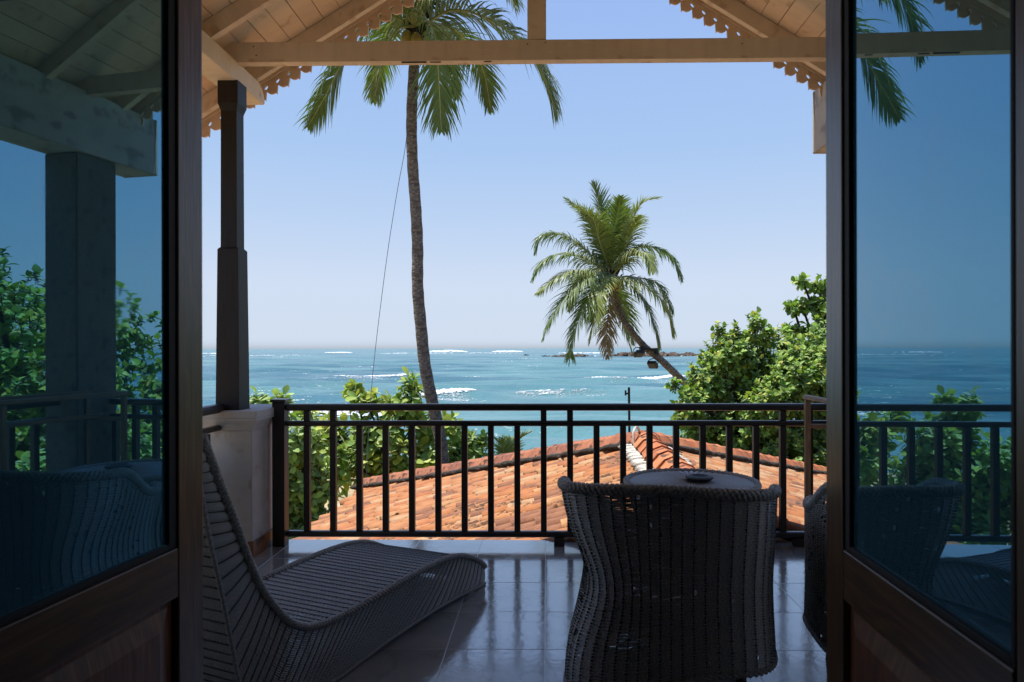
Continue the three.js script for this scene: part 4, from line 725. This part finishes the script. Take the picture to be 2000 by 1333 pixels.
function tree(o) {                                            // lobes: [dx, dy, r, squash, dz] in units of 1 / o.sc metres round o.c, dy measured downwards
  const r = rng(o.seed), [cx, cy, cz] = o.c, base = [cx + (o.lean ?? 0), -4 + Math.min(0, groundY(cx, cz) + 4), cz], h = cy - base[1];
  const t = thing(o.name, o.label, o.cat, base, 0, o.group), sc = o.sc, L = V(-(o.lean ?? 0), h, 0);
  const lobes = o.lobes.map((l) => ({ p: V(L.x + l[0] / sc, L.y - l[1] / sc, l[4] !== undefined ? l[4] : (r() - .5) * l[2] / sc * 1.6), r: l[2] / sc, q: l[3] ?? 1 }));
  const split = V(L.x * .5, Math.max(.6, h - (o.trunkTop ?? 1.1)), 0);
  mesh('trunk', tube(curve([[0, -.3, 0], [.08, split.y * .45, .05], [split.x, split.y, 0]], 14), (k) => (o.rt ?? .11) * (1.15 - .45 * k), 10), M.bark, t);
  for (const l of lobes) { const m = V().lerpVectors(split, l.p, .55).add(V((r() - .5) * .3, (r() - .5) * .2, (r() - .5) * .3)); mesh('branch', tube(curve([[split.x, split.y - .15, 0], m.toArray(), l.p.toArray()], 10), (k) => (o.rt ?? .11) * .5 * (1.05 - .8 * k) + .006, 7), M.bark, t); }
  const tones = TONES[o.tone], geos = LEAF[o.leaf], all = [], X = V(), Y = V(), Z = V(), ax = V(), tmp = V(), twigs = [];
  const total = lobes.reduce((a, l) => a + l.r * l.r, 0);
  for (const l of lobes) {
    const n = Math.max(8, Math.round(o.clusters * l.r * l.r / total));
    for (let k = 0; k < n; k++) {
      const z = r() * 2 - 1, a = r() * 6.283, s = Math.sqrt(1 - z * z), rad = l.r * (.45 + .62 * Math.pow(r(), .55)) * (.85 + .3 * vnoise(a * 2 + l.p.x * 9, z * 3 + 5));
      const d = V(s * Math.cos(a), z, s * Math.sin(a)), p = V(l.p.x + d.x * rad, l.p.y + d.y * rad * l.q, l.p.z + d.z * rad);
      ax.copy(d).add(V(0, .75, 0)).add(V((r() - .5) * .6, (r() - .5) * .4, (r() - .5) * .6)).normalize();
      twigs.push([p.clone().addScaledVector(ax, -.22 * (o.twig ?? 1)), p.clone()]);
      const nl = Math.round(o.per * (.6 + .8 * r())), ph = r() * 6.283; tmp.set(0, 1, 0); if (Math.abs(ax.y) > .9) tmp.set(1, 0, 0); Y.crossVectors(ax, tmp).normalize(); Z.crossVectors(ax, Y);
      const yellow = o.tipTone !== undefined && r() < .13;
      for (let i = 0; i < nl; i++) {
        const b = ph + i * 2.4, back = i / nl, open = R(lerp(28, 88, Math.pow(back, .7)) + (r() - .5) * 26), q = p.clone().addScaledVector(ax, -(o.stem ?? .16) * back);
        X.copy(ax).multiplyScalar(Math.cos(open)).addScaledVector(Y, Math.sin(open) * Math.cos(b)).addScaledVector(Z, Math.sin(open) * Math.sin(b)); X.y -= .12 * r(); X.normalize();
        const nrm = ax.clone().addScaledVector(X, -ax.dot(X)).add(V((r() - .5) * .5, .5, (r() - .5) * .5)); nrm.addScaledVector(X, -nrm.dot(X)).normalize();
        const side = V().crossVectors(X, nrm).normalize(), sz = o.size * (.45 + .8 * r()), m = new THREE.Matrix4().makeBasis(X.clone().multiplyScalar(sz), nrm.clone().multiplyScalar(sz), side.multiplyScalar(sz)); m.setPosition(q);
        const lowT = yellow ? o.tipTone : Math.floor(Math.pow(r(), 1.25) * tones.length); all.push({ m, t: lowT, g: r() < .5 ? 0 : 1, d: 0, q });
      }
    }
  }
  { const g = []; for (const [a, b] of twigs.slice(0, 500)) g.push(tube([a, V().lerpVectors(a, b, .5), b], .009, 4, false)); mesh('twigs', merge(g), M.bark, t, 'stuff'); }
  let parts = 0;
  if (o.parts) {
    const b = V(...base); for (const l of all) { const w = l.q.clone().add(b), px = 1066 + 1350 * w.x / -w.z, py = 680 - 1350 * (w.y - 1.4) / -w.z; l.d = (px > o.win[0] && px < o.win[1] && py > o.win[2] && py < o.win[3] ? 0 : 50) + w.distanceTo(eyeP); }
    all.sort((a, c) => a.d - c.d); parts = o.parts;
    for (const l of all.slice(0, parts)) { const m = mesh('leaf', geos[l.g], tones[l.t].m, t); l.m.decompose(m.position, m.quaternion, m.scale); }
  }
  for (const gi of [0, 1]) { const rest = all.slice(parts).filter((l) => l.g === gi), im = new THREE.InstancedMesh(geos[gi], M.leafTint, rest.length); im.name = 'foliage'; im.userData.kind = 'stuff'; im.castShadow = im.receiveShadow = true; rest.forEach((l, i) => { im.setMatrixAt(i, l.m); im.setColorAt(i, tones[l.t].c); }); t.add(im); }
  return t;
}
const rel = (x, y, l) => l.map((a) => [a[0] - x, a[1] - y, ...a.slice(2)]);
tree({ name: 'broadleaf_shrub', label: 'bright green shrub with rosettes of rounded leaves beside the plinth', cat: 'shrub', seed: 101, c: [-4.384, -.47, -11.5], sc: 117.4, leaf: 'obovate', tone: 'bright', size: .17, clusters: 800, per: 9, parts: 290, win: [520, 720, 760, 1050], rt: .09,
  lobes: rel(555, 900, [[520, 835, 42], [585, 870, 50], [545, 930, 62], [600, 945, 55], [560, 1010, 66], [615, 1020, 45], [500, 960, 60], [520, 1050, 60], [500, 790, 22], [545, 785, 14], [560, 1080, 55], [470, 900, 60]]) });
tree({ name: 'almond_sapling', label: 'sapling with yellowing leaves growing round the foot of the tall palm', cat: 'tree', seed: 102, c: [-3.3, -.48, -15], sc: 90, leaf: 'obovate', tone: 'almond', size: .24, clusters: 330, per: 9, parts: 290, win: [600, 930, 720, 930], rt: .07, stem: .2, tipTone: 3,
  lobes: rel(770, 850, [[803, 752, 20, 1.3], [800, 790, 36], [765, 790, 22, .7], [712, 772, 18, .6], [690, 762, 10, .6], [735, 790, 18, .7], [690, 845, 50], [750, 850, 48], [800, 840, 42], [850, 835, 32], [880, 832, 18], [660, 890, 44], [720, 900, 50], [790, 895, 46], [846, 885, 36], [640, 840, 34], [600, 815, 26], [640, 940, 40]]) });
tree({ name: 'low_shrub', label: 'low green shrub behind the roof to the right of the palm trunk', cat: 'shrub', seed: 103, c: [-1.69, -.9, -15.6], sc: 86.5, leaf: 'obovate', tone: 'bright', size: .18, clusters: 120, per: 9, rt: .05, stem: .16,
  lobes: rel(920, 880, [[900, 870, 28], [925, 865, 24], [942, 862, 14], [890, 895, 34], [930, 900, 30], [870, 890, 24]]) });
tree({ name: 'broadleaf_shrub', label: 'second bright shrub left of the column, mirrored in the right pane', cat: 'shrub', seed: 104, c: [-5.9, -.1, -11], sc: 122.7, leaf: 'obovate', tone: 'bright', size: .18, clusters: 620, per: 9, rt: .09,
  lobes: rel(360, 860, [[300, 845, 50], [250, 860, 55], [350, 880, 60], [390, 850, 30, 1.3], [330, 815, 26, 1.5], [280, 800, 22, 1.5], [240, 940, 80], [320, 950, 80], [400, 950, 70], [200, 880, 60], [170, 840, 40], [440, 900, 40], [360, 1020, 80], [260, 1030, 80], [420, 1030, 60], [180, 1000, 90]]) });
tree({ name: 'heart_leaf_tree', label: 'bushy green tree with heart-shaped leaves behind the right end of the railing', cat: 'tree', seed: 105, c: [4.46, .4, -15], sc: 90, leaf: 'heart', tone: 'tree', size: .108, clusters: 4300, per: 10, parts: 290, win: [1300, 1620, 580, 900], rt: .12, stem: .2,
  lobes: rel(1470, 770, [[1480, 735, 70], [1400, 745, 55], [1347, 790, 34], [1560, 735, 72], [1440, 690, 42], [1407, 652, 13, 2.0], [1441, 655, 15, 2.0], [1471, 642, 18, 2.0], [1500, 648, 18, 1.8], [1535, 668, 24, 1.4], [1400, 690, 30], [1450, 830, 80], [1540, 830, 80], [1375, 835, 42], [1630, 770, 90], [1620, 870, 80], [1340, 765, 14, 1.4], [1316, 752, 12], [1330, 815, 22], [1520, 900, 80], [1440, 900, 60], [1590, 690, 40], [1492, 775, 48, 1, .9], [1465, 800, 46, 1, .8], [1520, 740, 40, 1, .9]]) });
tree({ name: 'almond_tree', label: 'tall tree with tiered spreading branches at the right door edge', cat: 'tree', seed: 106, c: [7.3, 2.1, -17.5], sc: 77, leaf: 'obovate', tone: 'tree', size: .19, clusters: 950, per: 9, rt: .13, stem: .2, trunkTop: 2,
  lobes: rel(1620, 620, [[1590, 552, 24, .5], [1555, 545, 14, .4], [1560, 590, 24, .45], [1535, 593, 14, .4], [1600, 590, 30, .5], [1545, 640, 20, .45], [1525, 637, 10, .4], [1585, 640, 34, .6], [1640, 560, 40, .6], [1660, 620, 60, .8], [1620, 690, 50], [1700, 560, 50, .6], [1740, 640, 70, .8], [1690, 720, 80], [1580, 690, 30]]) });
{ // trees beyond the right end of the balcony
  const far = (seed, label, c, lobes, tone, leaf, size, clusters) => tree({ name: 'garden_tree', label, cat: 'tree', seed, c, sc: 1, leaf, tone, size, clusters, per: 9, rt: .14, stem: .2, lobes, group: undefined });
  far(201, 'nearest garden tree beyond the balcony end, mirrored beside the plaster column', [8.6, .3, -9.6], [[0, -1.2, 1.1], [-1, -.3, 1.0], [1, -.4, 1.2], [-.4, .6, 1.3], [.8, .9, 1.3], [-1.2, 1.2, 1.2], [0, 2.2, 1.5], [1.4, -1.9, .8, .7], [.3, -2.0, .5, 1.3]], 'tree', 'heart', .15, 900);
  far(202, 'tall dark garden tree mirrored at the left edge of the left pane', [10.6, 1.3, -9.3], [[0, -1.3, 1.1, .6], [-1, -.6, 1.0, .6], [1, -.2, 1.2], [0, .9, 1.5], [1, 2, 1.6], [-1, 2.2, 1.5], [-1.3, -1.4, .6, .5]], 'dark', 'obovate', .19, 760);
  far(203, 'middle garden tree standing behind the nearest one beyond the balcony', [9.4, .5, -12.4], [[0, -1.2, 1.2], [-1.2, -.2, 1.2], [1.2, -.2, 1.3], [0, 1, 1.6], [-1.4, 1.4, 1.3], [1.6, 1.6, 1.5]], 'tree', 'heart', .16, 760);
  far(204, 'low garden tree close below the right end of the balcony', [6.6, -1.6, -8.6], [[0, -.9, .8], [-.8, -.2, .8], [.8, -.3, .9], [0, .6, 1.1], [.9, 1, 1], [-.9, 1, .9]], 'bright', 'obovate', .18, 520);
  far(205, 'farthest dense garden tree on the right, behind the others', [13, .8, -12.5], [[0, -1.2, 1.5], [-1.5, 0, 1.5], [1.5, 0, 1.6], [0, 1.4, 2], [-1.6, 1.8, 1.7]], 'dark', 'heart', .18, 760);
}
// young coconut fronds behind the roof
{
  const t = thing('young_palm', 'young coconut plant whose few fronds show above the roof edge', 'palm tree', [-.87, -4, -15.3]), s = 88;
  mesh('stem', tube([V(0, -.2, 0), V(0, 1.6, 0), V(.02, 2.7, 0)], (k) => .09 - .05 * k, 8), M.bark, t);
  [[1, [[0, 0, 0], [-4, -25, .1], [-12, -50, .2], [-26, -66, .3]]], [1, [[0, 0, 0], [8, -30, 0], [22, -58, 0], [46, -74, .1]]], [0, [[0, 0, 0], [14, -22, .3], [40, -38, .5], [78, -34, .6]]], [0, [[0, 0, 0], [2, -34, -.2], [4, -48, -.3], [8, -56, -.4]]], [0, [[0, 0, 0], [-22, -14, .2], [-44, -12, .4], [-60, 10, .5]]]].forEach(([m, pl], i) => {
    const [g, ra] = frond(pl.map((p) => [p[0] / s + .02, 2.7 - p[1] / s + .02, p[2]]), { seed: 900 + i, leaf: .42, droop: .08, wide: 1.1 }); const fr = mesh('frond', g, M.frond[m], t); mesh('rachis', ra, M.rachis, fr);
  });
}
// ---------------------------------------------------------------- out at sea: rocks and two small boats
{
  const reef = (label, x0, x1, z, h, n, seed) => { const t = thing('rock_reef', label, 'rocks', [(x0 + x1) / 2, SEA_Y - .4, z], 0), r = rng(seed);
    for (let k = 0; k < n; k++) { const g = new THREE.IcosahedronGeometry(1, 3), p = g.attributes.position, s = .7 + r() * 1.6, ox = r() * 50, u = (k + r()) / n, env = .45 + .75 * Math.sin(Math.PI * u) * (.5 + r());
      for (let i = 0; i < p.count; i++) { const x = p.getX(i), y = p.getY(i), zz = p.getZ(i), q = 1 + .75 * (vnoise(x * 1.7 + ox + zz, y * 1.7 + zz * 1.3 + ox) - .5) + .3 * (vnoise(x * 5 + ox, y * 5 + zz * 4) - .5); p.setXYZ(i, x * q * (x1 - x0) / n * 1.15 * s * .8, y * q * h * env * .75, zz * q * 3.4 * s); }
      const c = mergeVerts(g); c.computeVertexNormals(); boxUV(c, 'x'); const m = mesh('rock', c, M.rock, t); m.position.set(lerp(x0, x1, u) - (x0 + x1) / 2, 0, (r() - .5) * 8); m.rotation.y = (r() - .5) * .8; } return t; };
  function mergeVerts(g) { const q = g.clone(); q.deleteAttribute('normal'); q.deleteAttribute('uv'); return q; }
  reef('small low rock reef near the horizon under the left palm fronds', 7, 50, -722, 3.4, 9, 301);
  reef('long brown rock reef near the horizon beside the heart-leaf tree', 64, 172, -728, 6.0, 24, 302);
  for (const [x, z, lab, ry, seed] of [[-24.1, -850, 'smaller distant boat nearer the horizon on the open sea', .3, 1], [-.1, -735, 'longer distant outrigger boat just left of the rock reef', -.15, 2]]) {
    const t = thing('fishing_boat', lab, 'boat', [x, SEA_Y + .35, z], ry); const k = seed === 1 ? .85 : 1.15;
    const hull = tube(curve([[-4.4 * k, .75, 0], [-3 * k, .2, 0], [0, .05, 0], [3 * k, .2, 0], [4.4 * k, .9, 0]], 20), (u) => .12 + .55 * Math.sin(Math.PI * u), 8); mesh('hull', hull, M.black, t);
    mesh('float', tube([V(-2.6 * k, 0, 2.4), V(2.6 * k, 0, 2.4)], .16, 6), M.black, t); mesh('boom', merge([tube([V(-1.4, .5, 0), V(-1.4, .5, 2.4)], .08, 5), tube([V(1.4, .5, 0), V(1.4, .5, 2.4)], .08, 5)]), M.black, t);
    mesh('mast', tube([V(.6, .4, 0), V(.7, 2.4, 0)], .09, 6), M.black, t); mesh('cabin', bx(1.6, .9, .9, -1, .9, 0, .1), M.cable, t);
  }
}
renderer.render(scene, camera);
